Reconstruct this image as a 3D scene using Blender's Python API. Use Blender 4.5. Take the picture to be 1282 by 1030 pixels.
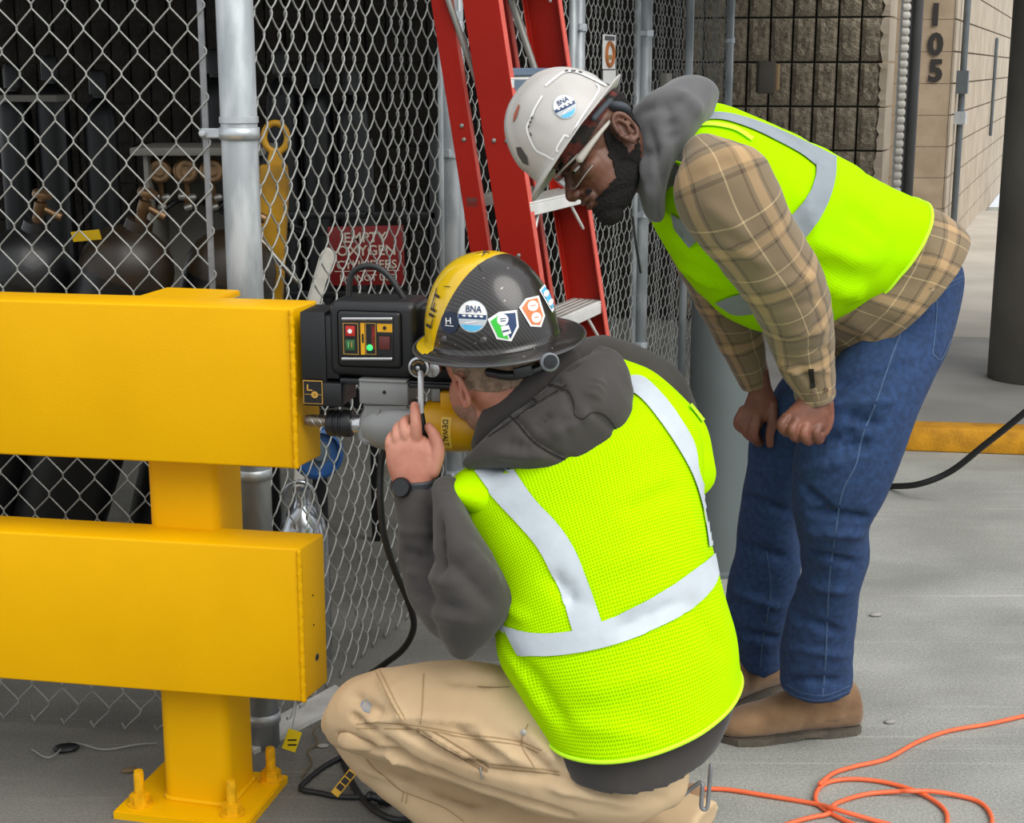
import bpy, bmesh, math, random
import numpy as np
from mathutils import Vector, Matrix, noise
from mathutils.bvhtree import BVHTree
random.seed(7); np.random.seed(7)
for o in list(bpy.data.objects): bpy.data.objects.remove(o)
scene = bpy.context.scene
COL = scene.collection
# ---------------------------------------------------------------- camera
F_PX = 1900.0; PITCH = math.radians(12.75); CAM_H = 1.6
cam_d = bpy.data.cameras.new('camera'); cam = bpy.data.objects.new('camera', cam_d); COL.objects.link(cam)
cam.location = (0, 0, CAM_H); cam.rotation_euler = (math.pi/2-PITCH, 0, 0)
cam_d.sensor_width = 36; cam_d.lens = 36*F_PX/1282; cam_d.clip_start = 0.05; cam_d.clip_end = 300
scene.camera = cam
# ---------------------------------------------------------------- sky, sun, exposure
w = bpy.data.worlds.new('overcast_sky'); scene.world = w; w.use_nodes = True
nt = w.node_tree; nt.nodes.clear()
out = nt.nodes.new('ShaderNodeOutputWorld'); bg = nt.nodes.new('ShaderNodeBackground')
tc = nt.nodes.new('ShaderNodeTexCoord'); sep = nt.nodes.new('ShaderNodeSeparateXYZ'); rmp = nt.nodes.new('ShaderNodeValToRGB')
nt.links.new(tc.outputs['Generated'], sep.inputs[0]); nt.links.new(sep.outputs['Z'], rmp.inputs['Fac'])
rmp.color_ramp.elements[0].position = 0.0; rmp.color_ramp.elements[0].color = (0.80, 0.84, 0.88, 1)
rmp.color_ramp.elements[1].position = 0.8; rmp.color_ramp.elements[1].color = (1.0, 1.02, 1.06, 1)
nt.links.new(rmp.outputs['Color'], bg.inputs['Color']); bg.inputs['Strength'].default_value = 1.12
nt.links.new(bg.outputs[0], out.inputs[0])
sd = bpy.data.lights.new('sun', 'SUN'); sun = bpy.data.objects.new('sun', sd); COL.objects.link(sun)
sd.energy = 2.5; sd.angle = math.radians(50); sd.color = (1.0, 0.965, 0.91)
sun.rotation_euler = Vector((-0.50, 0.62, -0.85)).to_track_quat('-Z', 'Y').to_euler()
vs = scene.view_settings
scene.display_settings.display_device = 'sRGB'
vs.view_transform = 'Standard'; vs.look = 'None'; vs.gamma = 1.0; vs.exposure = 0.0; vs.use_curve_mapping = False

# ---------------------------------------------------------------- point helpers
CP, SP = math.cos(PITCH), math.sin(PITCH)
def ray(px, py):
    a = (px-641)/F_PX; b = -(py-515)/F_PX
    return Vector((a, CP+b*SP, -SP+b*CP))
def P(px, py, Y):
    d = ray(px, py); t = Y/d.y
    return Vector((d.x*t, Y, CAM_H+d.z*t))
def G(px, py, z=0.0):
    d = ray(px, py); t = (z-CAM_H)/d.z
    return Vector((d.x*t, d.y*t, z))
def onplane(px, py, q, n):
    d = ray(px, py); c = Vector((0, 0, CAM_H)); t = (q-c).dot(n)/d.dot(n)
    return c+d*t
def depth(v): return v[1]*CP-(v[2]-CAM_H)*SP

# ---------------------------------------------------------------- materials
def lin(h):
    if isinstance(h, str):
        h = h.lstrip('#'); c = [int(h[i:i+2], 16)/255 for i in (0, 2, 4)]
        return tuple((x/12.92 if x <= .04045 else ((x+.055)/1.055)**2.4) for x in c)+(1,)
    return tuple(h)+(1,)
def mat(name, col, rough=.6, metal=0., var=0., vscale=8., col2=None, bump=0., bscale=60., coords='Object', detail=4, stretch=(1,1,1), coat=0., spec=.5, sheen=0., bdist=.01, lo=.35, hi=.65):
    m = bpy.data.materials.new(name); m.use_nodes = True
    nt = m.node_tree; b = nt.nodes['Principled BSDF']
    c = lin(col); b.inputs['Base Color'].default_value = c
    b.inputs['Roughness'].default_value = rough; b.inputs['Metallic'].default_value = metal
    b.inputs['Specular IOR Level'].default_value = spec
    if coat: b.inputs['Coat Weight'].default_value = coat; b.inputs['Coat Roughness'].default_value = .12
    if sheen: b.inputs['Sheen Weight'].default_value = sheen
    tcn = nt.nodes.new('ShaderNodeTexCoord'); mp = nt.nodes.new('ShaderNodeMapping'); mp.inputs['Scale'].default_value = stretch
    nt.links.new(tcn.outputs[coords], mp.inputs[0])
    if col2 is not None or var:
        n = nt.nodes.new('ShaderNodeTexNoise'); n.inputs['Scale'].default_value = vscale; n.inputs['Detail'].default_value = detail
        nt.links.new(mp.outputs[0], n.inputs['Vector'])
        r = nt.nodes.new('ShaderNodeValToRGB'); nt.links.new(n.outputs['Fac'], r.inputs[0])
        c2 = lin(col2) if col2 is not None else tuple(x*(1-var) for x in c[:3])+(1,)
        c1 = c if col2 is not None else tuple(min(1, x*(1+var)) for x in c[:3])+(1,)
        r.color_ramp.elements[0].position = lo; r.color_ramp.elements[1].position = hi
        r.color_ramp.elements[0].color = c2; r.color_ramp.elements[1].color = c1
        nt.links.new(r.outputs[0], b.inputs['Base Color'])
    if bump:
        n2 = nt.nodes.new('ShaderNodeTexNoise'); n2.inputs['Scale'].default_value = bscale; n2.inputs['Detail'].default_value = 5
        nt.links.new(mp.outputs[0], n2.inputs['Vector'])
        bp = nt.nodes.new('ShaderNodeBump'); bp.inputs['Strength'].default_value = bump; bp.inputs['Distance'].default_value = bdist
        nt.links.new(n2.outputs['Fac'], bp.inputs['Height']); nt.links.new(bp.outputs[0], b.inputs['Normal'])
    return m
def bsdf(m): return m.node_tree.nodes['Principled BSDF']

# ---------------------------------------------------------------- object helpers
def mesh_of(name, verts, faces, uvs=None, mats=None, fm=None, smooth=True):
    me = bpy.data.meshes.new(name)
    me.from_pydata([tuple(v) for v in verts], [], [tuple(f) for f in faces]); me.update()
    if uvs is not None:
        ul = me.uv_layers.new(name='UVMap')
        li = np.zeros(len(me.loops), dtype=np.int32); me.loops.foreach_get('vertex_index', li)
        ul.data.foreach_set('uv', np.asarray(uvs, dtype=np.float32)[li].ravel())
    if mats:
        for m in mats: me.materials.append(m)
    if fm is not None: me.polygons.foreach_set('material_index', np.asarray(fm, dtype=np.int32))
    if smooth: me.polygons.foreach_set('use_smooth', np.ones(len(me.polygons), dtype=bool))
    return me
def link(name, me, parent=None, m=None):
    if m is not None and not me.materials: me.materials.append(m)
    o = bpy.data.objects.new(name, me); COL.objects.link(o)
    if parent is not None:
        o.parent = parent; o.matrix_parent_inverse = Matrix.Translation(-Vector(parent['_abs'])) if '_abs' in parent else Matrix.Identity(4)
        if '_abs' in parent: o['_abs'] = (0.0, 0.0, 0.0)
    return o
def tag(o, label=None, cat=None, group=None, kind=None):
    if label: o['label'] = label
    if cat: o['category'] = cat
    if group: o['group'] = group
    if kind: o['kind'] = kind
    return o
def thing(name, loc, label, cat, group=None, kind=None):
    o = bpy.data.objects.new(name, None); COL.objects.link(o); o.location = loc; o['_abs'] = tuple(loc)
    o.empty_display_size = .1
    return tag(o, label, cat, group, kind)
def from_bm(name, bm, m, parent=None, smooth=False, angle=None):
    bmesh.ops.recalc_face_normals(bm, faces=bm.faces)
    me = bpy.data.meshes.new(name); bm.to_mesh(me); bm.free()
    if isinstance(m, (list, tuple)):
        for x in m: me.materials.append(x)
    else: me.materials.append(m)
    if smooth or angle:
        me.polygons.foreach_set('use_smooth', np.ones(len(me.polygons), dtype=bool))
    if angle: me.set_sharp_from_angle(angle=math.radians(angle))
    return link(name, me, parent)
def bm_box(bm, lo, hi, M=None, bevel=0., seg=2, mi=0):
    r = bmesh.ops.create_cube(bm, size=1); vv = r['verts']
    c = (Vector(lo)+Vector(hi))/2; s = Vector(hi)-Vector(lo)
    for v in vv: v.co = Vector((v.co.x*s.x, v.co.y*s.y, v.co.z*s.z))+c
    ff = list({f for v in vv for f in v.link_faces})
    if bevel:
        ee = list({e for v in vv for e in v.link_edges})
        rb = bmesh.ops.bevel(bm, geom=ee, offset=bevel, segments=seg, profile=.5, affect='EDGES')
        vv = [v for v in bm.verts if v.is_valid and (v in set(rb['verts']))]; ff = rb['faces']
    fs = set(ff)
    vs_ = {v for f in ff if f.is_valid for v in f.verts}
    allv = set(vs_)
    st = list(vs_)
    while st:
        v = st.pop()
        for e in v.link_edges:
            u = e.other_vert(v)
            if u not in allv: allv.add(u); st.append(u)
    for v in allv:
        if M is not None: v.co = M @ v.co
        for f in v.link_faces: f.material_index = mi
    return list(allv)
def box(name, lo, hi, m, parent=None, M=None, bevel=0., seg=2):
    bm = bmesh.new(); bm_box(bm, lo, hi, M, bevel, seg)
    return from_bm(name, bm, m, parent, smooth=bool(bevel), angle=35 if bevel else None)
def frame(o, phi, tilt=None):
    """local x = right along (cos,-sin), y = away (sin,cos), z up, origin o."""
    c, s = math.cos(phi), math.sin(phi)
    M = Matrix(((c, s, 0, o[0]), (-s, c, 0, o[1]), (0, 0, 1, o[2]), (0, 0, 0, 1)))
    return M
def catmull(pts, n):
    p = np.asarray(pts, float)
    if len(p) < 3 or n <= 1:
        if n <= 1: return p
        t = np.linspace(0, 1, n+1)[:, None]; return p[0]*(1-t)+p[1]*t
    q = np.vstack([2*p[0]-p[1], p, 2*p[-1]-p[-2]]); res = []
    for i in range(1, len(q)-2):
        for k in range(n):
            t = k/n
            res.append(.5*((2*q[i])+(-q[i-1]+q[i+1])*t+(2*q[i-1]-5*q[i]+4*q[i+1]-q[i+2])*t*t+(-q[i-1]+3*q[i]-3*q[i+1]+q[i+2])*t**3))
    res.append(p[-1]); return np.array(res)
def loft_raw(rings, nu=32, sub=4, cap0='round', cap1='round', p=2.0, capk=.6):
    """rings: list of (c,a,b). returns verts, faces, uv"""
    arr = catmull([np.concatenate([np.array(r[0]), np.array(r[1]), np.array(r[2])]) for r in rings], sub)
    def dome(r, d, rev):
        c, a, b = r[:3], r[3:6], r[6:9]; k = capk*min(np.linalg.norm(a), np.linalg.norm(b)); res = []
        for th in (.35, .7, 1.0, 1.25, 1.45):
            s = math.cos(th); res.append(np.concatenate([c+d*k*math.sin(th), a*s, b*s]))
        return res[::-1] if rev else res
    d0 = arr[0][:3]-arr[1][:3]; d0 /= np.linalg.norm(d0)+1e-9
    d1 = arr[-1][:3]-arr[-2][:3]; d1 /= np.linalg.norm(d1)+1e-9
    L = list(arr)
    if cap0 == 'round': L = dome(arr[0], d0, True)+L
    if cap1 == 'round': L = L+dome(arr[-1], d1, False)
    L = np.array(L); n = len(L)
    th = np.linspace(0, 2*np.pi, nu, endpoint=False)
    ct = np.sign(np.cos(th))*np.abs(np.cos(th))**(2/p); st = np.sign(np.sin(th))*np.abs(np.sin(th))**(2/p)
    V = L[:, None, 0:3]+ct[None, :, None]*L[:, None, 3:6]+st[None, :, None]*L[:, None, 6:9]
    V = V.reshape(-1, 3)
    idx = np.arange(n*nu).reshape(n, nu)
    Fc = []
    for i in range(n-1):
        a = idx[i]; b = idx[i+1]; a2 = np.roll(a, -1); b2 = np.roll(b, -1)
        Fc += list(zip(a.tolist(), a2.tolist(), b2.tolist(), b.tolist()))
    if cap0: Fc.append(tuple(idx[0][::-1].tolist()))
    if cap1: Fc.append(tuple(idx[-1].tolist()))
    seg = np.linalg.norm(np.diff(L[:, :3], axis=0), axis=1); v = np.concatenate([[0], np.cumsum(seg)])
    circ = np.mean(np.linalg.norm(L[:, 3:6], axis=1)+np.linalg.norm(L[:, 6:9], axis=1))*np.pi
    uv = np.stack([np.tile(np.abs(th/(2*np.pi)-.5)*circ, n), np.repeat(v, nu)], 1)
    return V, Fc, uv
def tube_rings(pts, rad, flat=None):
    """circular rings along a path with parallel transport"""
    pts = [Vector(p) for p in pts]; n = len(pts); rings = []
    if not hasattr(rad, '__len__'): rad = [rad]*n
    ref = None
    for i in range(n):
        t = (pts[min(i+1, n-1)]-pts[max(i-1, 0)]).normalized()
        if ref is None:
            ref = Vector((0, 0, 1)) if abs(t.z) < .8 else Vector((1, 0, 0))
        a = (ref-t*ref.dot(t)).normalized(); ref = a; b = t.cross(a)
        f = 1 if flat is None else flat
        rings.append((pts[i], a*rad[i], b*rad[i]*f))
    return rings
def tube(name, pts, rad, m, parent=None, nu=12, sub=6, cap='round', capk=.9, smoothpath=True):
    pp = catmull([tuple(p) for p in pts], sub) if smoothpath and len(pts) > 2 else np.array([tuple(p) for p in pts])
    if hasattr(rad, '__len__'):
        rr = np.interp(np.linspace(0, 1, len(pp)), np.linspace(0, 1, len(rad)), rad)
    else: rr = [rad]*len(pp)
    V, Fc, uv = loft_raw(tube_rings(pp, rr), nu, 1, cap, cap, capk=capk)
    return link(name, mesh_of(name, V, Fc, uv), parent, m)
def raw_tube(pts, rad, nu=12, sub=5, capk=1., flat=None):
    pp = catmull([tuple(p) for p in pts], sub) if len(pts) > 2 else np.array([tuple(p) for p in pts])
    rr = np.interp(np.linspace(0, 1, len(pp)), np.linspace(0, 1, len(rad)), rad) if hasattr(rad, '__len__') else [rad]*len(pp)
    return loft_raw(tube_rings(pp, rr, flat), nu, 1, 'round', 'round', capk=capk)
def ring(xL, yL, xR, yR, Y, th, dip=0., dY=0.):
    """one cross section read off its two outline points; th = full thickness in depth"""
    a0 = P(xL, yL, Y-dY/2); a1 = P(xR, yR, Y+dY/2)
    return [(a0+a1)/2, (a1-a0)/2, th/2, dip]
def rings(lst):
    L = [ring(*r) for r in lst]; n = len(L); res = []
    for i in range(n):
        t = L[min(i+1, n-1)][0]-L[max(i-1, 0)][0]
        a = L[i][1]; b = t.cross(a); 
        if b.length < 1e-9: b = Vector((0, 1, 0))
        b.normalize()
        if b.y < 0: b = -b
        if L[i][3]: b = (b+Vector((0, 0, L[i][3]))).normalized()
        res.append((L[i][0], a, b*L[i][2]))
    return res
def join_raw(parts):
    V = []; Fc = []; U = []; off = 0
    for v, f, *u in parts:
        V.append(np.asarray(v)); Fc += [tuple(i+off for i in q) for q in f]; off += len(v)
        U.append(np.asarray(u[0]) if u else np.zeros((len(v), 2)))
    return np.vstack(V), Fc, np.vstack(U)
def ellipsoid(c, ax, nu=24, nv=16):
    """ax: 3 axis vectors"""
    c = np.array(c); ax = [np.array(a) for a in ax]; V = []; Fc = []
    for i in range(1, nv):
        ph = math.pi*i/nv
        for j in range(nu):
            t = 2*math.pi*j/nu
            V.append(c+ax[0]*math.sin(ph)*math.cos(t)+ax[1]*math.sin(ph)*math.sin(t)+ax[2]*math.cos(ph))
    for i in range(nv-2):
        for j in range(nu):
            Fc.append((i*nu+j, i*nu+(j+1) % nu, (i+1)*nu+(j+1) % nu, (i+1)*nu+j))
    t0 = len(V); V.append(c+ax[2]); V.append(c-ax[2])
    for j in range(nu):
        Fc.append((t0, (j+1) % nu, j)); b = (nv-2)*nu; Fc.append((t0+1, b+j, b+(j+1) % nu))
    return np.array(V), Fc
def fuse(parts, voxel=.006, smooth=4, fac=.5):
    V, Fc, _ = join_raw([(p[0], p[1]) for p in parts])
    me = mesh_of('tmp', V, Fc); o = bpy.data.objects.new('tmp', me); COL.objects.link(o)
    md = o.modifiers.new('r', 'REMESH'); md.mode = 'VOXEL'; md.voxel_size = voxel
    if smooth:
        sm = o.modifiers.new('s', 'SMOOTH'); sm.factor = fac; sm.iterations = smooth
    dg = bpy.context.evaluated_depsgraph_get(); ev = o.evaluated_get(dg); m2 = bpy.data.meshes.new_from_object(ev)
    bpy.data.objects.remove(o); bpy.data.meshes.remove(me)
    m2.polygons.foreach_set('use_smooth', np.ones(len(m2.polygons), dtype=bool))
    return m2
def coords(me):
    a = np.zeros(len(me.vertices)*3, dtype=np.float32); me.vertices.foreach_get('co', a); return a.reshape(-1, 3).astype(float)
def normals(me):
    a = np.zeros(len(me.vertices)*3, dtype=np.float32); me.vertices.foreach_get('normal', a); return a.reshape(-1, 3).astype(float)
def setco(me, a):
    me.vertices.foreach_set('co', a.astype(np.float32).ravel()); me.update()
def wrinkle(me, amp, scale=(8, 8, 8), seed=0, ridged=True):
    co = coords(me); no = normals(me); sc = Vector(scale); off = Vector((seed*3.1, seed*1.7, seed))
    d = np.empty(len(co))
    for i, c in enumerate(co):
        q = Vector((c[0]*sc.x, c[1]*sc.y, c[2]*sc.z))+off
        v = noise.noise(q)+.5*noise.noise(q*2.1)
        d[i] = (.45-abs(v)) if ridged else v
    setco(me, co+no*(d*amp)[:, None])
def crease(me, segs):
    """segs: (p, q, width, amp): raised (amp>0) or sunk folds along 3-D segments"""
    co = coords(me); no = normals(me); D = np.zeros(len(co))
    for p, q, wd, amp in segs:
        p = np.array(p); q = np.array(q); d = q-p; L2 = d@d
        t = np.clip(((co-p)@d)/L2, 0, 1); dist = np.linalg.norm(co-(p+t[:, None]*d), axis=1)
        D += amp*np.exp(-(dist/wd)**2)*(0.35+0.65*np.sin(np.pi*np.clip(t, .02, .98)))
    setco(me, co+no*D[:, None])
def bvh_of(me):
    return BVHTree.FromPolygons([tuple(v) for v in coords(me)], [tuple(p.vertices) for p in me.polygons])
CAM = Vector((0, 0, CAM_H))
def hit(bvh, px, py, off=0., fall=None):
    d = ray(px, py).normalized(); loc, n, i, dist = bvh.ray_cast(CAM, d)
    if loc is None: return fall
    if n.dot(d) > 0: n = -n
    return loc+n*off
def sag(o_):  # keep the helper property out of the saved object list
    pass

class Decal:
    """flat print or sewn strip: polygons laid on a real surface, with its curvature"""
    def __init__(s): s.V = []; s.F = []; s.M = []; s.mats = []
    def mi(s, m):
        if m not in s.mats: s.mats.append(m)
        return s.mats.index(m)
    def poly(s, pts, m, bvh, off=.0015, step=5., fallY=None):
        bm = bmesh.new()
        vs_ = [bm.verts.new((x, y, 0)) for x, y in pts]
        f = bm.faces.new(vs_)
        bmesh.ops.triangulate(bm, faces=[f], ngon_method='EAR_CLIP')
        s._sub(bm, step); s._add(bm, m, bvh, off)
    def _sub(s, bm, step):
        for _ in range(7):
            ee = [e for e in bm.edges if e.calc_length() > step]
            if not ee: break
            bmesh.ops.subdivide_edges(bm, edges=ee, cuts=1)
            bmesh.ops.triangulate(bm, faces=[f for f in bm.faces if len(f.verts) > 3])
    def _add(s, bm, m, bvh, off):
        bm.verts.ensure_lookup_table(); k = s.mi(m); ids = {}
        for v in bm.verts:
            h = hit(bvh, v.co.x, v.co.y, off)
            if h is not None: ids[v.index] = len(s.V); s.V.append(h)
        for f in bm.faces:
            q = [ids.get(v.index) for v in f.verts]
            if None in q: continue
            pts = [s.V[i] for i in q]
            if max((pts[i]-pts[i-1]).length for i in range(len(pts))) > .06: continue
            s.F.append(q); s.M.append(k)
        bm.free()
    def grid(s, L, R, m, bvh, off=.002, nw=5, n=8):
        """strip between two pixel polylines"""
        a = catmull(L, n); b = catmull(R, n); k = s.mi(m); idx = []
        for i in range(len(a)):
            row = []
            for j in range(nw+1):
                t = j/nw; q = a[i]*(1-t)+b[i]*t; h = hit(bvh, q[0], q[1], off)
                if h is None: row.append(None)
                else: row.append(len(s.V)); s.V.append(h)
            idx.append(row)
        for i in range(len(idx)-1):
            for j in range(nw):
                q = [idx[i][j], idx[i][j+1], idx[i+1][j+1], idx[i+1][j]]
                if None in q: continue
                pts = [s.V[t] for t in q]
                if max((pts[t]-pts[t-1]).length for t in range(4)) > .08: continue
                s.F.append(q); s.M.append(k)
    def text(s, txt, org, ux, uy, m, bvh, off=.002, step=6.):
        """org pixel of the line's start, ux = pixel vector of one em right, uy = one em up"""
        for v2, f2 in text_tris(txt):
            bm = bmesh.new(); vv = [bm.verts.new((org[0]+x*ux[0]+y*uy[0], org[1]+x*ux[1]+y*uy[1], 0)) for x, y in v2]
            for f in f2:
                try: bm.faces.new([vv[i] for i in f])
                except ValueError: pass
            s._sub(bm, step); s._add(bm, m, bvh, off)
    def done(s, name, parent, thick=0.):
        me = mesh_of(name, s.V, s.F, mats=s.mats, fm=s.M)
        o = link(name, me, parent)
        return o
def text_tris(txt, bold=.015):
    cu = bpy.data.curves.new('t', 'FONT'); cu.body = txt; cu.resolution_u = 3; cu.fill_mode = 'FRONT'; cu.offset = bold
    o = bpy.data.objects.new('t', cu); COL.objects.link(o)
    dg = bpy.context.evaluated_depsgraph_get(); me = bpy.data.meshes.new_from_object(o.evaluated_get(dg))
    v = [(a.co.x, a.co.y) for a in me.vertices]; f = [tuple(p.vertices) for p in me.polygons]
    bpy.data.objects.remove(o); bpy.data.curves.remove(cu); bpy.data.meshes.remove(me)
    return [(v, f)]
def text_on(name, txt, M, size, m, parent, ext=.0006, bold=.015):
    """lettering in the local xz plane of M, facing -y"""
    (v, f), = text_tris(txt, bold)
    w_ = max(x for x, y in v)-min(x for x, y in v); x0 = min(x for x, y in v)
    V = [M @ Vector(((x-x0-w_/2)*size, -ext, y*size)) for x, y in v]
    return link(name, mesh_of(name, V, f, smooth=False), parent, m)
def lathe(name, prof, M, m, parent=None, n=24, angle=40):
    """prof: (r, z) pairs turned about M's local z"""
    V = []; Fc = []
    for r, z in prof:
        for j in range(n):
            t = 2*math.pi*j/n; V.append(M @ Vector((r*math.cos(t), r*math.sin(t), z)))
    for i in range(len(prof)-1):
        for j in range(n): Fc.append((i*n+j, i*n+(j+1) % n, (i+1)*n+(j+1) % n, (i+1)*n+j))
    Fc.append(tuple(range(n))[::-1]); k = (len(prof)-1)*n; Fc.append(tuple(k+j for j in range(n)))
    me = mesh_of(name, V, Fc); o = link(name, me, parent, m)
    bm = bmesh.new(); bm.from_mesh(me); bmesh.ops.recalc_face_normals(bm, faces=bm.faces); bm.to_mesh(me); bm.free()
    me.polygons.foreach_set('use_smooth', np.ones(len(me.polygons), dtype=bool)); me.set_sharp_from_angle(angle=math.radians(angle))
    return o
def axis_frame(p, d, up=Vector((0, 0, 1))):
    """z axis along d at p"""
    z = Vector(d).normalized(); x = up.cross(z)
    if x.length < 1e-4: x = Vector((1, 0, 0))
    x.normalize(); y = z.cross(x)
    return Matrix(((x.x, y.x, z.x, p[0]), (x.y, y.y, z.y, p[1]), (x.z, y.z, z.z, p[2]), (0, 0, 0, 1)))
# ================================================================ MATERIALS
M_floor = mat('worn_concrete', '#a9aaa4', .9, col2='#93948e', vscale=2.2, detail=8, bump=.5, bscale=220, stretch=(1, 1.3, 1))
def floor_extra(m):
    nt = m.node_tree; b = bsdf(m); tcn = nt.nodes.new('ShaderNodeTexCoord')
    old = b.inputs['Base Color'].links[0].from_socket
    n = nt.nodes.new('ShaderNodeTexNoise'); n.inputs['Scale'].default_value = 140; n.inputs['Detail'].default_value = 6; n.inputs['Roughness'].default_value = .8
    nt.links.new(tcn.outputs['Object'], n.inputs['Vector'])
    r = nt.nodes.new('ShaderNodeValToRGB'); nt.links.new(n.outputs['Fac'], r.inputs[0])
    r.color_ramp.elements[0].position = .38; r.color_ramp.elements[0].color = (.72, .72, .72, 1)
    r.color_ramp.elements[1].position = .62; r.color_ramp.elements[1].color = (1.18, 1.18, 1.18, 1)
    mp = nt.nodes.new('ShaderNodeMapping'); mp.inputs['Scale'].default_value = (.8, 2.6, 1); mp.inputs['Rotation'].default_value = (0, 0, .12)
    n2 = nt.nodes.new('ShaderNodeTexNoise'); n2.inputs['Scale'].default_value = 1.6; n2.inputs['Detail'].default_value = 7
    nt.links.new(tcn.outputs['Object'], mp.inputs[0]); nt.links.new(mp.outputs[0], n2.inputs['Vector'])
    r2 = nt.nodes.new('ShaderNodeValToRGB'); nt.links.new(n2.outputs['Fac'], r2.inputs[0])
    r2.color_ramp.elements[0].position = .35; r2.color_ramp.elements[0].color = (.92, .92, .92, 1)
    r2.color_ramp.elements[1].position = .66; r2.color_ramp.elements[1].color = (1.08, 1.08, 1.07, 1)
    m1 = nt.nodes.new('ShaderNodeMix'); m1.data_type = 'RGBA'; m1.blend_type = 'MULTIPLY'; m1.inputs[0].default_value = 1
    nt.links.new(old, m1.inputs[6]); nt.links.new(r.outputs[0], m1.inputs[7])
    m2 = nt.nodes.new('ShaderNodeMix'); m2.data_type = 'RGBA'; m2.blend_type = 'MULTIPLY'; m2.inputs[0].default_value = 1
    nt.links.new(m1.outputs[2], m2.inputs[6]); nt.links.new(r2.outputs[0], m2.inputs[7])
    mp3 = nt.nodes.new('ShaderNodeMapping'); mp3.inputs['Scale'].default_value = (.7, 26, 1); mp3.inputs['Rotation'].default_value = (0, 0, .10)
    n3 = nt.nodes.new('ShaderNodeTexNoise'); n3.inputs['Scale'].default_value = 1.3; n3.inputs['Detail'].default_value = 5
    nt.links.new(tcn.outputs['Object'], mp3.inputs[0]); nt.links.new(mp3.outputs[0], n3.inputs['Vector'])
    r3 = nt.nodes.new('ShaderNodeValToRGB'); nt.links.new(n3.outputs['Fac'], r3.inputs[0])
    r3.color_ramp.elements[0].position = .60; r3.color_ramp.elements[0].color = (1, 1, 1, 1)
    r3.color_ramp.elements[1].position = .72; r3.color_ramp.elements[1].color = (1.28, 1.28, 1.27, 1)
    m3 = nt.nodes.new('ShaderNodeMix'); m3.data_type = 'RGBA'; m3.blend_type = 'MULTIPLY'; m3.inputs[0].default_value = 1
    nt.links.new(m2.outputs[2], m3.inputs[6]); nt.links.new(r3.outputs[0], m3.inputs[7])
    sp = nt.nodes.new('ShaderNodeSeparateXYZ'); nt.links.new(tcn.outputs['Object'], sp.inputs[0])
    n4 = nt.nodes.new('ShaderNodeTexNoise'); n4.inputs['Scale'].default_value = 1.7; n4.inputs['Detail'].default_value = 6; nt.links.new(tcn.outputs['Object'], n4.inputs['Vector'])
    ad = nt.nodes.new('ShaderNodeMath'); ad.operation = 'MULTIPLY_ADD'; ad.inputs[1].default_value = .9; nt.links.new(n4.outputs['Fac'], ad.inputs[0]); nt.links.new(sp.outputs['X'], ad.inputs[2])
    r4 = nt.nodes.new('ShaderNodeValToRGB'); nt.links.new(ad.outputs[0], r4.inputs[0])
    r4.color_ramp.elements[0].position = .12; r4.color_ramp.elements[0].color = (.50, .48, .46, 1); r4.color_ramp.elements[1].position = .75; r4.color_ramp.elements[1].color = (1, 1, 1, 1)  # darkens the left floor: shade from the structure there put into the colour
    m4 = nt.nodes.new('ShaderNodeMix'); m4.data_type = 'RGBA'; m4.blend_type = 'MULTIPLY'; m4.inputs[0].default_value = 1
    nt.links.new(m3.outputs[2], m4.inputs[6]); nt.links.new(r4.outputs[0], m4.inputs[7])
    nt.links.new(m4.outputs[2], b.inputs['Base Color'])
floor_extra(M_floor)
M_slab = mat('smooth_concrete', '#9b9994', .85, col2='#86847f', vscale=1.8, bump=.15, bscale=120)
M_apron = mat('sunlit_concrete', '#bdb6aa', .9, col2='#a9a297', vscale=1.5, bump=.15, bscale=80)  # lighter than the slab: sunlight beyond the deck put into the colour
M_yel = mat('yellow_enamel', '#e4ac00', .42, col2='#dda500', vscale=3, bump=.10, bscale=230, spec=.14, bdist=.004)
M_yel_bolt = mat('yellow_painted_bolt', '#d79f08', .45, var=.14, vscale=60, bump=.1, bscale=200, spec=.25, bdist=.002)
M_curb = mat('yellow_curb_paint', '#d99a14', .7, col2='#b8800f', vscale=12, bump=.3, bscale=90)
M_galv = mat('galvanised_steel', '#b4babd', .45, metal=.22, col2='#959c9f', vscale=16, bump=.1, bscale=40, stretch=(1, 1, .3), lo=.42, hi=.58)
M_zinc = mat('zinc_band', '#b9c0c4', .4, metal=.5, var=.1, vscale=30)
M_alu_old = mat('weathered_bar', '#85878a', .5, metal=.4, var=.15, vscale=30)
M_wire = mat('chain_link_wire', '#989a96', .5, metal=.18, var=.12, vscale=10)
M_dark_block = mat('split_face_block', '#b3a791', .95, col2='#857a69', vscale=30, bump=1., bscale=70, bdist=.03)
M_cage_block = mat('shaded_cage_block', '#3a342e', .95, col2='#2a2621', vscale=9, bump=.8, bscale=60, bdist=.02)  # same wall as split_face_block, with the cage's shade put into the colour
M_mortar = mat('dark_mortar', '#3a352f', .95)
M_tan_block = mat('tan_block', '#b09c84', .92, col2='#9a8870', vscale=4, bump=.4, bscale=160)
M_tan_lit = mat('lit_tan_block', '#b7aa98', .92, col2='#a59885', vscale=3, bump=.35, bscale=120)  # paler copy of tan_block, light on these faces put into the colour
M_tan_mortar = mat('tan_mortar', '#7d6f5e', .95)
M_column = mat('grey_column', '#6e6a62', .85, col2='#5f5b54', vscale=3, bump=.12, bscale=40)
M_black_pipe = mat('dark_pipe_paint', '#3a3a3a', .5, var=.15, vscale=10)
M_soffit = mat('deck_soffit', '#6f6d69', .95)
M_char = mat('black_letter_paint', '#2b2724', .8)
M_bollard = mat('grey_bollard_paint', '#5c6565', .5, var=.08, vscale=3, bump=.05, bscale=30)

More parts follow.
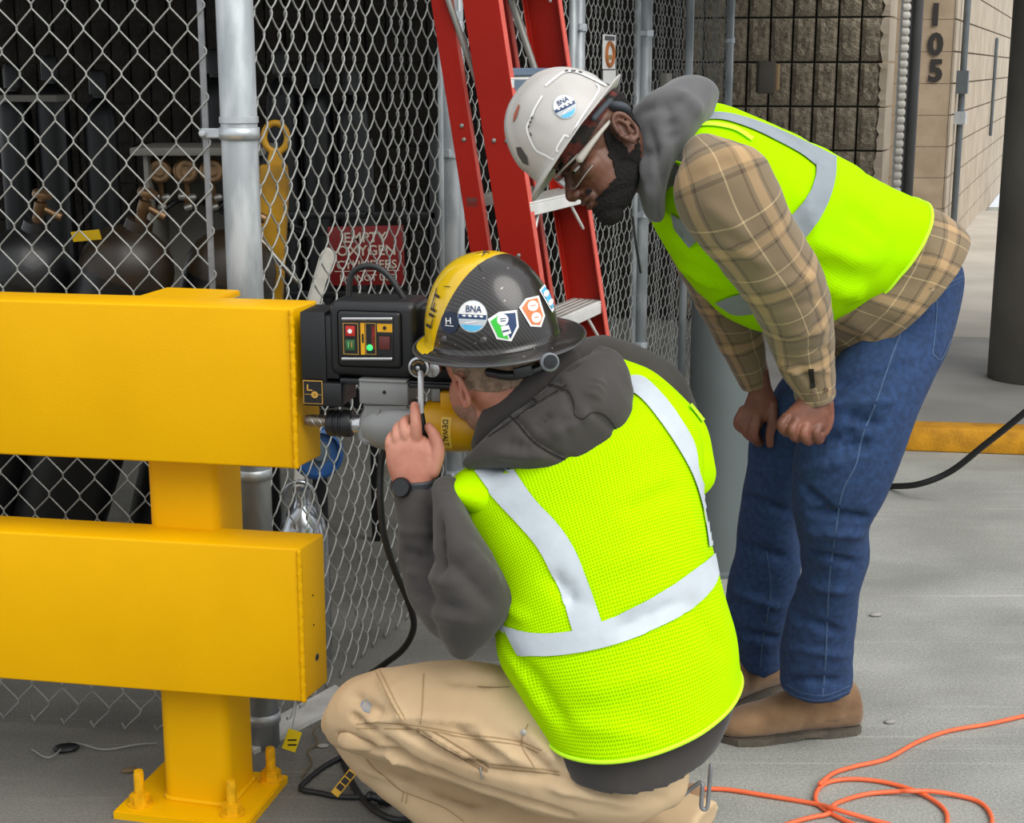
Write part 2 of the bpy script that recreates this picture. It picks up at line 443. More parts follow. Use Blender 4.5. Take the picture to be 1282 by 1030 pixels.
# ================================================================ GROUND
def slab(name, poly, z0, z1, m, parent=None):
    bm = bmesh.new(); a = [bm.verts.new((x, y, z1)) for x, y in poly]; b = [bm.verts.new((x, y, z0)) for x, y in poly]
    n = len(poly); bm.faces.new(a); bm.faces.new(b[::-1])
    for i in range(n): bm.faces.new((a[i], b[i], b[(i+1) % n], a[(i+1) % n]))
    return from_bm(name, bm, m, parent)
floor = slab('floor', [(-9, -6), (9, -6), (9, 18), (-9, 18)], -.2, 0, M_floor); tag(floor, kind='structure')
ph = math.radians(8.5)
def L2(o, u, v, f=ph): return (o[0]+u*math.cos(f)+v*math.sin(f), o[1]-u*math.sin(f)+v*math.cos(f))
c0 = (1.02, 6.40)
slab2 = slab('floor_raised_slab', [L2(c0, 0, .13), L2(c0, 6, .13), L2(c0, 6, 2.35), L2(c0, 0, 2.35)], 0, .1, M_slab); tag(slab2, kind='structure')
apron = slab('floor_far_apron', [L2(c0, 0, 2.365), L2(c0, 6, 2.365), L2(c0, 6, 10.5), L2(c0, 0, 10.5)], 0, .1, M_apron); tag(apron, kind='structure')
bm = bmesh.new(); Mx = frame((c0[0], c0[1], 0), ph); bm_box(bm, (0, 0, 0), (6, .13, .108), Mx, .012, 2)
tag(from_bm('curb', bm, M_curb, None, angle=35), 'low yellow painted kerb at the edge of the raised slab', 'kerb')

# ================================================================ DECK OVERHEAD (outside the frame, shades the cage and block wall)
roof = slab('ceiling', [(-9, 5.4), (9, 5.4), (9, 8.3), (2.25, 8.3), (2.2, 9.4), (2.2, 12.6), (-9, 12.6)], 2.75, 3.0, M_soffit); tag(roof, kind='structure')
cage_shade = slab('cage_shade_slab', [(-6, 3.72), (-.50, 3.50), (1.2, 8.6), (1.2, 9.3), (-6, 10.8)], 2.5, 2.53, M_soffit); tag(cage_shade, kind='structure')  # unseen slab added to darken the cage interior
# ================================================================ BLOCK WALLS
wphi = math.radians(11)
w0 = Vector((2.262, 9.5, 0))           # right front corner of the dark wall
BW, BH = .1365, .2675
Zb = [.035+BH*i for i in range(-0, 10)]
M4 = frame((w0.x, w0.y, 0), wphi)
wall_back = box('wall_back', (-9.0, .05, 0), (0, .30, 2.75), M_mortar, None, M4); tag(wall_back, kind='structure')
def block_mesh(seed, w_, h_, d_=.055, rough=.014, nx=5, nz=7, jag=0.):
    rnd = random.Random(seed); V = []; Fc = []
    for k in range(nz+1):
        for i in range(nx+1):
            x = w_*i/nx; z = h_*k/nz; e = (i in (0, nx)) or (k in (0, nz))
            y = -d_+(.012 if e else -rough*rnd.random()*1.3)
            V.append((x, y, z))
    for k in range(nz):
        for i in range(nx):
            a = k*(nx+1)+i; Fc.append((a, a+1, a+nx+2, a+nx+1))
    b0 = len(V); V += [(0, 0, 0), (w_, 0, 0), (w_, 0, h_), (0, 0, h_)]
    Fc.append(tuple([b0, b0+1]+list(range(nx, -1, -1))))
    Fc.append(tuple([b0+3]+[nz*(nx+1)+i for i in range(nx+1)]+[b0+2]))
    Fc.append(tuple([b0+3, b0]+[k*(nx+1) for k in range(nz+1)]))
    Fc.append(tuple([b0+1, b0+2]+[k*(nx+1)+nx for k in range(nz, -1, -1)]))
    return V, Fc
gap = .012
bms = [mesh_of('block', *block_mesh(s, BW-gap, BH-gap), mats=[M_dark_block], smooth=False) for s in range(6)]
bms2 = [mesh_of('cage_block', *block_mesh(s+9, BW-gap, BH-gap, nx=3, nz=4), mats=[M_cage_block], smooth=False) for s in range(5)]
z00 = 1.907-BH*7+.0
far_V = []
for i in range(46):
    for k in range(0, 8):
        z = .03+BH*k
        u = -(i+1)*BW
        if i < 9 or i >= 24:
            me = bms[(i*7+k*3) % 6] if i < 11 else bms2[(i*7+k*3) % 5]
            o = bpy.data.objects.new('block' , me); COL.objects.link(o); o.parent = wall_back
            o.matrix_local = M4 @ Matrix.Translation((u+gap/2, .052, z+gap/2))
        else:
            v, f = block_mesh(i*3+k, BW-gap, BH-gap, nx=2, nz=3)
            far_V.append(([M4 @ Vector((a[0]+u+gap/2, a[1]+.052, a[2]+z+gap/2)) for a in v], f))
v, f, _ = join_raw([(np.array([tuple(q) for q in a]), b) for a, b in far_V])
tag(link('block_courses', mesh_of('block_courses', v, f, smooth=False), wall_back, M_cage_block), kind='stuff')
# smooth end return of the dark wall, in the lit block colour, with a ragged split-face arris
for k in range(8):
    rnd = random.Random(50+k); z0, z1 = .03+BH*k+.006, .03+BH*(k+1)-.006
    n = 8; V = []; Fc = []
    for j in range(n+1):
        z = z0+(z1-z0)*j/n; x = -.012+.022*rnd.random()-.0
        V += [(x-.02+.012*rnd.random(), -.008-.012*rnd.random(), z), (.03, .0, z), (.085, .30, z), (0, .30, z)]
    for j in range(n):
        a = 4*j
        for q in range(4): Fc.append((a+q, a+(q+1) % 4, a+4+(q+1) % 4, a+4+q))
    Fc += [(3, 2, 1, 0), tuple(4*n+q for q in range(4))]
    me = mesh_of('end_block', [M4 @ Vector(a) for a in V], Fc, mats=[M_tan_lit], smooth=False)
    link('end_block', me, wall_back)
# white ribbed roll-door guide, tan jamb and dark pipe in the opening beside it
M_white_strip = mat('white_ribbed_vinyl', '#c8c6bf', .6, var=.1, vscale=20)
xs = P(1127, 150, 9.9)
bm = bmesh.new()
for k in range(46):
    z = k*.05; bm_box(bm, (xs.x-.028, 9.88, z+.004), (xs.x+.028, 9.95, z+.046), None, .014, 2)
bm_box(bm, (xs.x-.02, 9.90, 0), (xs.x+.02, 9.96, 2.4))
t = from_bm('ribbed_strip', bm, M_white_strip, None, angle=40)
tag(t, 'white ribbed vertical strip beside the end of the dark block wall', 'door seal')
xs = P(1136, 150, 10.2)
t = box('door_jamb', (xs.x-.034, 10.15, 0), (xs.x-.008, 10.3, 2.6), M_tan_block, None, None, .004); tag(t, 'narrow tan jamb strip between ribbed strip and dark pipe', 'trim')
xa = P(1134, 240, 10.2); xb = P(1145, 0, 10.2)
t = tube('downpipe', [(P(1140.5, 150, 10.1).x, 10.1, .0), (P(1140.5, 150, 10.1).x, 10.1, 2.7)], .040, M_black_pipe, sub=1); tag(t, 'thick dark grey vertical pipe left of the numbered wall end', 'pipe')
# wall with the painted number, and its long side wall running away
cphi = math.radians(20.5)
cn = Vector((3.43, 12.08, 0)); Mn = frame((cn.x, cn.y, 0), math.radians(6))
wall_n = box('wall_numbered', (-.62, .012, 0), (-.004, .19, 3.6), M_tan_mortar, None, Mn); tag(wall_n, kind='structure')
RH = .2425
bm1 = [mesh_of('tan_block', *block_mesh(70+s, .4, RH-.008, .014, .0, 1, 1), mats=[M_tan_block], smooth=False) for s in range(1)]
for k in range(0, 12):
    for i in range(2):
        wd = .385 if i == 0 else .21
        v, f = block_mesh(k+i, wd-.008, RH-.008, .014, 0, 1, 1)
        u = -wd if i == 0 else -.385-.21
        o = link('tan_block', mesh_of('tan_block', [Mn @ Vector((a[0]+u, a[1]+.013, a[2]+k*RH+.03)) for a in v], f, smooth=False), wall_n, M_tan_block)
Ms = frame((cn.x, cn.y, 0), cphi-math.radians(90)+math.radians(0))  # local x now runs away
d1 = Vector((math.sin(cphi), math.cos(cphi), 0)); dn = Vector((math.cos(cphi), -math.sin(cphi), 0))
def Ws(u, h, q): return Vector((cn.x, cn.y, 0))+d1*u+Vector((0, 0, h))+dn*q
def sbox(bm, u0, u1, h0, h1, q0, q1):
    vv = [bm.verts.new(Ws(u, h, q)) for u in (u0, u1) for h in (h0, h1) for q in (q0, q1)]
    for a in ((0, 1, 3, 2), (4, 6, 7, 5), (0, 4, 5, 1), (2, 3, 7, 6), (0, 2, 6, 4), (1, 5, 7, 3)): bm.faces.new([vv[i] for i in a])
bm = bmesh.new(); sbox(bm, .006, 13.5, 0, 3.6, -.2, -.016); wall_s = from_bm('wall_right', bm, M_tan_mortar); tag(wall_s, kind='structure')
for k in range(12):
    for i in range(15):
        u0 = i*.95-(.475 if k % 2 else 0); u1 = u0+.95; u0 = max(u0, 0)
        bm = bmesh.new(); sbox(bm, u0+.002, u1-.014, k*RH+.034, (k+1)*RH+.02, -.016, 0)
        from_bm('tan_block', bm, M_tan_lit, wall_s)
# stencilled 105 on the wall end, a digit per row
for ch, yy in (('1', 18), ('0', 55), ('5', 88)):
    c = P(1170.5, yy+13, 12.13)
    Mt = frame((c.x, cn.y-.0, c.z), math.radians(6)); 
    q = onplane(1170.5, yy+13, Vector((cn.x, cn.y, 0))+Vector((-math.sin(math.radians(6)), -math.cos(math.radians(6)), 0))*.004, Vector((math.sin(math.radians(6)), math.cos(math.radians(6)), 0)))
    Mt = frame(q, math.radians(6))
    o = text_on('wall_number', ch, Mt @ Matrix.Scale(1.0, 4), .225, M_char, wall_n, bold=.045)
# conduit with boxes on the side wall
M_cond = mat('grey_conduit', '#5d6468', .5, metal=.3, var=.1, vscale=12)
def onside(px, py, q=.0): return onplane(px, py, Ws(0, 0, q), dn)
ca = onside(1204, 120, .045)
cond = thing('conduit', (ca.x, ca.y, .30), 'thin grey conduit with small boxes on the tan side wall', 'conduit')
tube('conduit_run', [(ca.x, ca.y, .30), (ca.x, ca.y, 3.0)], .027, M_cond, cond, sub=1)
for zz, hh, mm in ((1.40, .09, M_cond), (1.16, .05, M_zinc)):
    bm = bmesh.new(); u = (Vector((ca.x, ca.y, 0))-Vector((cn.x, cn.y, 0))).dot(d1)
    sbox(bm, u-.07, u+.05, zz, zz+hh*2, 0, .09); from_bm('junction_box', bm, mm, cond)
cb = onside(1246, 80, .03)
tag(tube('thin_conduit', [(cb.x, cb.y, .9), (cb.x, cb.y, 1.9)], .018, M_cond, sub=1), 'short thin conduit farther back on the tan side wall', 'conduit')
# wall light on the dark wall
q = P(960, 98, 9.33)
lamp = thing('wall_light', (q.x, q.y, q.z), 'small bronze box-shaped wall light on the dark block wall', 'wall light')
M_bronze = mat('bronze_paint', '#5c564d', .6, var=.08, vscale=6); M_lens = mat('amber_lens', '#b0916a', .4)
Ml = frame((q.x, q.y, q.z), math.radians(4))
bm = bmesh.new(); bm_box(bm, (-.055, -.04, -.09), (.05, .12, .10), Ml, .012, 2); from_bm('housing', bm, M_bronze, lamp, angle=35)
bm = bmesh.new(); bm_box(bm, (.045, -.035, -.075), (.075, .06, .085), Ml, .012, 2); from_bm('lens', bm, M_lens, lamp, angle=35)
# ================================================================ ROUND COLUMNS
cc = Vector((2.57, 7.38, .1))
t = tube('column', [(cc.x, cc.y, .1), (cc.x, cc.y, 2.75)], .205, M_column, nu=48, sub=1, cap='flat'); tag(t, 'thick round grey concrete column at the right edge of the picture', 'column')
q = P(899, 600, 4.75)
b = thing('bollard', (q.x, q.y, 0), 'grey round steel bollard behind the bending worker\'s legs', 'bollard')
lathe('pipe', [(.001, 1.13), (.05, 1.125), (.075, 1.10), (.098, 1.06), (.1, 1.02), (.1, 0.0)][::-1], Matrix.Translation((q.x, q.y, 0)), M_bollard, b, 48)
lathe('base_collar', [(.118, 0), (.118, .012), (.102, .018)], Matrix.Translation((q.x, q.y, 0)), M_bollard, b, 48)

# ================================================================ CHAIN-LINK FENCES
def chain_link(name, o, phi, away, u0, u1, z0, z1, W, H, r, parent, tv, sides, m=M_wire, hx=1.25):
    """o = post foot; runs along the right axis (away=False) or the away axis; every wire is a flattened helix hooked into its neighbour"""
    c, s = math.cos(phi), math.sin(phi)
    ex = np.array((s, c, 0)) if away else np.array((c, -s, 0)); ey = np.array((c, -s, 0)) if away else np.array((-s, -c, 0))
    n = int(abs(u1-u0)/(W/2)); kk = .965; V = []; Fc = []; base = 0
    t = []
    nt_ = int((z1-z0)/H)+1
    for k in range(nt_*2):
        for a in tv: t.append(k*math.pi+a)
    t = np.array(t)
    ring_a = np.linspace(0, 2*np.pi, sides, endpoint=False)
    for i in range(n):
        cx = min(u0, u1)+(i+.5)*W/2
        x = cx+(W/4+r*.7)*np.arcsin(kk*np.sin(t))/math.asin(kk)*(1+.02*math.sin(i*2.3))
        y = hx*r*np.cos(t)+.004*math.sin(i*.7)
        z = z0+t*H/(2*np.pi)+(H/2 if i % 2 else 0)
        keep = z < z1+H*.3
        p = np.array(o)[None]+x[:, None]*ex+y[:, None]*ey+z[:, None]*np.array((0, 0, 1)); p = p[keep]
        if i % 1 == 0:  # turned-up wire end at the bottom
            e = p[0]; p = np.vstack([e+ex*(.010)*(1 if i % 2 else -1)+np.array((0, 0, .012)), e+np.array((0, 0, -.006)), p])
        tg = np.gradient(p, axis=0); tg /= np.linalg.norm(tg, axis=1)[:, None]
        a = np.cross(tg, ey); a /= np.linalg.norm(a, axis=1)[:, None]+1e-9; b = np.cross(tg, a)
        vv = p[:, None]+r*(np.cos(ring_a)[None, :, None]*a[:, None]+np.sin(ring_a)[None, :, None]*b[:, None])
        m_ = len(p); V.append(vv.reshape(-1, 3)); idx = base+np.arange(m_*sides).reshape(m_, sides)
        A = idx[:-1]; B = idx[1:]; Fc.append(np.stack([A, np.roll(A, -1, 1), np.roll(B, -1, 1), B], -1).reshape(-1, 4)); base += m_*sides
    V = np.vstack(V).astype(np.float32); Fc = np.vstack(Fc).astype(np.int32)
    me = bpy.data.meshes.new(name); me.vertices.add(len(V)); me.vertices.foreach_set('co', V.ravel())
    me.loops.add(len(Fc)*4); me.loops.foreach_set('vertex_index', Fc.ravel()); me.polygons.add(len(Fc))
    me.polygons.foreach_set('loop_start', np.arange(0, len(Fc)*4, 4, dtype=np.int32)); me.polygons.foreach_set('use_smooth', np.ones(len(Fc), dtype=bool))
    me.update(calc_edges=True); me.validate()
    return tag(link(name, me, parent, m), kind='stuff')
pf = math.radians(10.5); ps = math.radians(18.8)
cp = Vector((-.604, 3.415, 0))
fence1 = thing('chain_link_fence', cp, 'galvanised chain-link fence panel with wide diamonds behind the yellow barrier', 'fence')
tube('corner_post', [cp, cp+Vector((0, 0, 2.35))], .0405, M_galv, fence1, nu=32, sub=1, cap='flat')
TV = (-1.35, -1.1, -.75, .75, 1.1, 1.35)
chain_link('chain_link_mesh', cp, pf, False, -1.25, -.068, .035, 2.2, .0815, .0985, .0020, fence1, TV, 6)
Mf = frame(cp, pf)
box('tension_bar', (-.086, -.003, .06), (-.071, .003, 2.25), M_alu_old, fence1, Mf, .002, 1)
def band(z, parent, M=Mf, R=.0405, L=.088):
    bm = bmesh.new(); n = 32
    for r_, rr in ((R+.003, z-.013), ):
        pass
    V = []; Fc = []
    for (r_, zz) in ((R+.001, -.013), (R+.0045, -.013), (R+.0045, .013), (R+.001, .013)):
        for j in range(n): V.append(M @ Vector((r_*math.cos(2*math.pi*j/n), r_*math.sin(2*math.pi*j/n), z+zz)))
    for q in range(4):
        for j in range(n): Fc.append((q*n+j, q*n+(j+1) % n, ((q+1) % 4)*n+(j+1) % n, ((q+1) % 4)*n+j))
    o = link('brace_band', mesh_of('brace_band', V, Fc), parent, M_zinc)
    bm = bmesh.new(); bm_box(bm, (-L, -.012, z-.011), (-R+.004, -.004, z+.011), M, .003, 1); from_bm('band_arm', bm, M_zinc, o, angle=35)
    lathe('carriage_bolt', [(.0005, .010), (.006, .009), (.009, .005), (.010, 0), (.010, -.004)][::-1], axis_frame(M @ Vector((-L+.008, -.012, z)), M.to_3x3() @ Vector((0, -1, 0))), M_zinc, o, 16)
for z_ in (P(287, 168, 3.37).z, P(320, 598, 3.37).z, P(329, 905, 3.37).z, 2.2): band(z_, fence1)
bm = bmesh.new(); V = []; n = 32
lathe('post_sleeve', [(.041, 0), (.0435, .001), (.0435, .014), (.041, .015)], Matrix.Translation(cp+Vector((0, 0, P(287, 155, 3.37).z))), M_zinc, fence1, 32)
# side fence, running away from the camera
fence2 = thing('chain_link_fence', cp+Vector((.05, .05, 0)), 'long galvanised chain-link gates and panels receding behind the red ladder', 'fence')
dA = np.array((math.sin(ps), math.cos(ps))); 
def sp_(u): return (cp.x+dA[0]*u, cp.y+dA[1]*u)
TV2 = (-1.3, -.8, .8, 1.3)
def u_of(px): 
    lo, hi = 0, 8
    for _ in range(40):
        m_ = (lo+hi)/2; q = Vector((*sp_(m_), 1.6)); x = 641+F_PX*q.x/depth(q)
        lo, hi = (m_, hi) if x < px else (lo, m_)
    return lo
def yoff(v): return v
for (xa_, xb_, tv, sd_, nm) in ((310, 549, TV, 6, 0), (562, 714, TV2, 4, 1), (728, 796, TV2, 4, 2), (815, 858, TV2, 4, 3), (868, 911, TV2, 3, 4)):
    chain_link('chain_link_mesh', cp, ps, True, u_of(xa_), u_of(xb_), .03, 2.4, .0765, .0985, .0022, fence2, tv, sd_, hx=3.0)
Mfs = Matrix(((dA[0], dA[1], 0, cp.x), (dA[1], -dA[0], 0, cp.y), (0, 0, 1, 0), (0, 0, 0, 1)))
for px, r_, nm in ((551, .008, 'tension_bar'), (562, .030, 'line_post'), (572, .02, 'gate_frame'), (717, .016, 'gate_frame'), (725, .022, 'line_post'), (797.5, .014, 'gate_frame'), (808, .028, 'line_post'), (862.5, .020, 'line_post'), (913, .022, 'line_post')):
    u = u_of(px); x, y = sp_(u)
    t = tube(nm, [(x, y, 0), (x, y, 2.45)], r_, M_galv, fence2, nu=20, sub=1, cap='flat')
    if r_ > .02:
        for z_ in (.35, .95, 1.35, 1.75, 2.1):
            lathe('hinge_band', [(r_+.001, -.014), (r_+.006, -.013), (r_+.006, .013), (r_+.001, .014)], Matrix.Translation((x, y, z_)), M_zinc, t, 16)
            bm = bmesh.new(); bm_box(bm, (-.05, -.02, z_-.012), (0, .02, z_+.012), Matrix.Translation((0, 0, 0)) @ Matrix(((dA[0], dA[1], 0, x), (dA[1], -dA[0], 0, y), (0, 0, 1, 0), (0, 0, 0, 1))), .003, 1); from_bm('hinge_clip', bm, M_zinc, t)
for z_ in (2.38, ):
    tube('top_rail', [(*sp_(.02), z_), (*sp_(5.4), z_)], .018, M_galv, fence2, sub=1)
# ================================================================ YELLOW BARRIER
pb = math.radians(10.5); pp_ = math.radians(14)
bar = thing('safety_barrier', (-.69, 3.14, 0), 'bright yellow steel guard barrier with two thick rails on a bolted post', 'barrier')
bc = Vector((-.431, 2.93, 0)); Mb = frame(bc, pb)
def rail(z0, z1, name):
    skew = math.tan(math.radians(9)); th = .112
    bm = bmesh.new(); V = [(-1.6, 0), (0, 0), (th*skew, th), (-1.6, th)]
    lo = [bm.verts.new(Mb @ Vector((x, y, z0))) for x, y in V]; hi = [bm.verts.new(Mb @ Vector((x, y, z1))) for x, y in V]
    bm.faces.new(lo[::-1]); bm.faces.new(hi)
    for i in range(4): bm.faces.new((lo[i], lo[(i+1) % 4], hi[(i+1) % 4], hi[i]))
    bmesh.ops.bevel(bm, geom=list(bm.edges), offset=.005, segments=3, profile=.5, affect='EDGES')
    r_ = from_bm(name, bm, M_yel, bar, angle=40)
    # weld bead down the front corner
    pts = []; rr = []
    for k in range(70):
        t = k/69; pts.append(Mb @ Vector((.001+.0006*math.sin(k*1.9), -.001, z0+.004+(z1-z0-.008)*t))); rr.append(.0055+.0008*math.sin(k*2.7)+.0005*math.sin(k*1.1))
    pts = catmull([tuple(p) for p in pts], 1)
    V_, F_, u_ = loft_raw(tube_rings([Vector(p) for p in pts], rr), 10, 1); link('weld_bead', mesh_of('weld_bead', V_, F_), r_, M_yel)
    return r_
up = rail(.819, 1.143, 'upper_rail'); lo_ = rail(.320, .652, 'lower_rail')
# drilled and tapped holes in the end plate of the lower rail
skw = Vector((math.tan(math.radians(9)), 1, 0)).normalized(); nE = Mb.to_3x3() @ Vector((skw.y, -skw.x, 0)); 
M_hole = mat('dark_hole', '#15120c', .9); M_bare = mat('bare_steel', '#8c8375', .35, metal=.8)
def endpt(s, z, off=.0): return (Mb @ Vector((skw.x*s, skw.y*s, z)))+nE*off
lathe('bolt_hole', [(.0085, 0), (.0085, .0008), (.0065, .0008), (.0062, -.001)], axis_frame(endpt(.065, .395, .0003), nE), M_bare, lo_, 20)
lathe('hole_shadow', [(.0066, 0), (.0064, .0004)], axis_frame(endpt(.065, .395, .0006), nE), M_hole, lo_, 20)
for z_ in (.47, .535):
    lathe('punch_mark', [(.0028, 0), (.0024, .0006)], axis_frame(endpt(.055, z_, .0), nE), M_hole, lo_, 10)
bm = bmesh.new(); pc = Vector((-.775, 3.093, 0)); Mp = frame(pc, pp_)
# square tube post with rounded corners
def rrect(w_, d_, r_, n=6):
    q = []
    for cx, cy, a0 in ((w_-r_, d_-r_, 0), (r_, d_-r_, 90), (r_, r_, 180), (w_-r_, r_, 270)):
        for k in range(n+1):
            a = math.radians(a0+90*k/n); q.append((cx+r_*math.cos(a), cy+r_*math.sin(a)))
    return q
def prism(name, outline, z0, z1, M, m, parent, bev=0., angle=40):
    bm = bmesh.new(); a = [bm.verts.new(M @ Vector((x, y, z0))) for x, y in outline]; b = [bm.verts.new(M @ Vector((x, y, z1))) for x, y in outline]
    f0 = bm.faces.new(a[::-1]); f1 = bm.faces.new(b)
    for i in range(len(a)): bm.faces.new((a[i], a[(i+1) % len(a)], b[(i+1) % len(a)], b[i]))
    if bev: bmesh.ops.bevel(bm, geom=list(f1.edges), offset=bev, segments=2, affect='EDGES')
    return from_bm(name, bm, m, parent, angle=angle)
post = prism('post', rrect(.16, .15, .026),   .02, 1.128, Mp, M_yel, bar)
prism('post_cap', rrect(.172, .162, .006, 3), 1.128, 1.140, frame(Mp @ Vector((-.006, -.006, 0)), pp_), M_yel, bar, .003)
Mpl = frame((-.690, 3.118, 0), math.radians(13))
plate = prism('base_plate', [(-.158, -.118), (.150, -.118), (.150, .13), (-.158, .13)], 0.0, .02, Mpl, M_yel, bar, .003)
wp = [Mp @ Vector((x, y, .023)) for x, y in rrect(.16, .15, .026, 4)]; wp.append(wp[0])
V_, F_, u_ = loft_raw(tube_rings(wp, [.0065+.0012*math.sin(k*2.1) for k in range(len(wp))]), 8, 1); link('weld_fillet', mesh_of('weld_fillet', V_, F_), post, M_yel)
for (x, y) in ((-.819, 3.07), (-.608, 3.024), (-.548, 3.185), (-.765, 3.235)):
    b = lathe('anchor_bolt', [(.0112, .02), (.0112, .092), (.0095, .099), (.003, .100)], Matrix.Translation((x, y, 0)), M_yel_bolt, bar, 16)
    hx = [(.0195/math.cos(math.pi/6)*math.cos(math.radians(60*k+13)), .0195/math.cos(math.pi/6)*math.sin(math.radians(60*k+13))) for k in range(6)]
    prism('hex_nut', hx, .0245, .0465, Matrix.Translation((x, y, 0)), M_yel_bolt, b, .003, 20)
    lathe('washer', [(.028, .02), (.028, .0245), (.012, .0247)], Matrix.Translation((x, y, 0)), M_yel_bolt, b, 24)
# ================================================================ RED STEPLADDER leaning folded on the side fence
M_red = mat('red_fibreglass', '#98180a', .5, var=.06, vscale=5, bump=.05, bscale=150, spec=.22)
M_redpink = mat('pinkish_red_edge', '#d2584a', .55, var=.08, vscale=30)  # paler pinkish red on the rail flanges
M_alu = mat('aluminium', '#e0dfdb', .4, metal=.25, var=.08, vscale=12, bump=.06, bscale=60)
M_alu_d = mat('dull_aluminium', '#8d8c86', .5, metal=.4, var=.1, vscale=12)
M_rivet = mat('rivet_steel', '#9c9a94', .4, metal=.7)
sx = Vector((.37, .93, 0)).normalized(); wx = Vector((.93, -.37, 0)).normalized()
LT = .165; B0 = Vector((-.114, 3.945, 1.99))       # centre of the near front rail at z = 1.99
lad = thing('stepladder', B0+wx*(1.99*LT)+Vector((0, 0, -1.99))+sx*.2, 'red fibreglass stepladder with aluminium steps folded against the chain-link fence', 'ladder')
def Lp(w_, s_, z): return B0+wx*((1.99-z)*LT+w_)+sx*s_+Vector((0, 0, z-1.99))
def channel(name, wc, sc, wid, fl, z0, z1, m, flip=1, t=.004, mix=None):
    prof = [(-wid/2, 0), (wid/2, 0), (wid/2, fl), (wid/2-t, fl), (wid/2-t, t), (-wid/2+t, t), (-wid/2+t, fl), (-wid/2, fl)]
    bm = bmesh.new(); lo = [bm.verts.new(Lp(wc+a, sc+b*flip, z0)) for a, b in prof]; hi = [bm.verts.new(Lp(wc+a, sc+b*flip, z1)) for a, b in prof]
    n = len(prof); fs = [bm.faces.new((lo[i], lo[(i+1) % n], hi[(i+1) % n], hi[i])) for i in range(n)]
    bm.faces.new(lo[::-1]); bm.faces.new(hi)
    fs[1].material_index = 1; fs[2].material_index = 1; fs[7].material_index = 1; fs[6].material_index = 1
    bmesh.ops.bevel(bm, geom=[e for e in bm.edges if abs((e.verts[0].co-e.verts[1].co).normalized().z) > .8], offset=.0012, segments=1, affect='EDGES')
    return from_bm(name, bm, [m, M_redpink], lad, angle=30)
rB = channel('front_rail', 0, 0, .098, .030, .03, 2.75, M_red)
rC = channel('front_rail', 0, .46, .108, .030, .03, 2.75, M_red, -1)
rA = channel('rear_rail', -.118, .02, .054, .025, .03, 2.7, M_red)
rD = channel('rear_rail', -.118, .44, .054, .025, .03, 2.7, M_red, -1)
for r_, wc, sc in ((rB, 0, .015), (rC, 0, .445), (rA, -.118, .03), (rD, -.118, .43)):
    c = Lp(wc, sc, .02); bm = bmesh.new(); bm_box(bm, (-.05 if abs(wc) < .1 else -.03, -.022, -.02), (.05 if abs(wc) < .1 else .03, .022, .045), Matrix(((wx.x, sx.x, 0, c.x), (wx.y, sx.y, 0, c.y), (0, 0, 1, c.z), (0, 0, 0, 1))), .006, 2)
    from_bm('rubber_foot', bm, mat('black_rubber', '#222222', .7) if 'M_rub' not in globals() else M_rub, r_, angle=35)
def lbox(name, w0, w1, s0, s1, z0, z1, zc, m, parent, bev=.002):
    M = Matrix(((wx.x, sx.x, 0, 0), (wx.y, sx.y, 0, 0), (0, 0, 1, 0), (0, 0, 0, 1))); c = Lp(0, 0, zc); M = Matrix.Translation((c.x, c.y, 0)) @ M
    return box(name, (w0, s0, z0), (w1, s1, z1), m, parent, M, bev, 1)
for z_ in (.33, .64, .95, 1.26, 1.57, 1.88, 2.19, 2.50):
    st = lbox('step', -.045, .052, .004, .456, z_, z_+.006, z_, M_alu, lad)
    lbox('step_nosing', .044, .052, .004, .456, z_-.030, z_, z_, M_alu, st)
    lbox('step_lip', -.045, -.040, .004, .456, z_-.022, z_, z_, M_alu_d, st)
    bm = bmesh.new()
    for k in range(5): 
        c = Lp(0, 0, z_); M = Matrix(((wx.x, sx.x, 0, c.x), (wx.y, sx.y, 0, c.y), (0, 0, 1, 0), (0, 0, 0, 1)))
        bm_box(bm, (-.036+k*.018, .01, z_+.006), (-.030+k*.018, .45, z_+.0085), M)
    from_bm('tread_ribs', bm, M_alu_d, st)
    for sc_, sg in ((.03, 1), (.43, -1)):      # small knee brace below each step
        a = Lp(.03, sc_+.0*sg, z_-.10); b_ = Lp(.03, sc_+.09*sg, z_-.012)
        tube('step_brace', [a, b_], .0045, M_alu, st, 8, 1)
for z_ in (.30, .78, 1.26, 1.84, 2.3): lbox('rear_brace', -.135, -.10, .02, .44, z_-.014, z_+.014, z_, M_alu_d, lad)
tube('spreader', [Lp(-.095, .012, 1.78), Lp(-.03, .05, 1.41)], .008, M_alu_d, lad, 8, 1)
tube('spreader', [Lp(-.10, .43, 1.86), Lp(-.03, .40, 1.58)], .010, M_alu_d, lad, 8, 1)
for wc, zz in ((-.112, 1.455), (-.112, 1.42), (-.02, 1.42), (.015, 1.42), (.0, 1.13), (.02, 1.0)):
    c = Lp(wc, -.001 if wc > -.1 else .019, zz); lathe('rivet', [(.006, 0), (.0055, .002), (.003, .0035), (.0005, .004)], axis_frame(c, -sx), M_rivet, rB if wc > -.1 else rA, 12)
# blue maker's plate on the step the white helmet hides
M_platebl = mat('blue_grey_label', '#56687c', .5); M_white = mat('white_plastic', '#e3e3e0', .5)
c = Lp(.0525, .10, 1.57); 
stp = lbox('top_label', .0522, .0532, .02, .43, 1.542, 1.57, 1.57, M_platebl, lad, 0)
lathe('label_oval', [(.012, 0), (.0118, .0008)], axis_frame(Lp(.0533, .14, 1.556), wx) @ Matrix.Diagonal((1.6, 1, 1, 1)), M_white, stp, 20)
lbox('tool_tray', -.05, .04, .01, .45, 1.579, 1.600, 1.57, M_platebl, lad, .004)

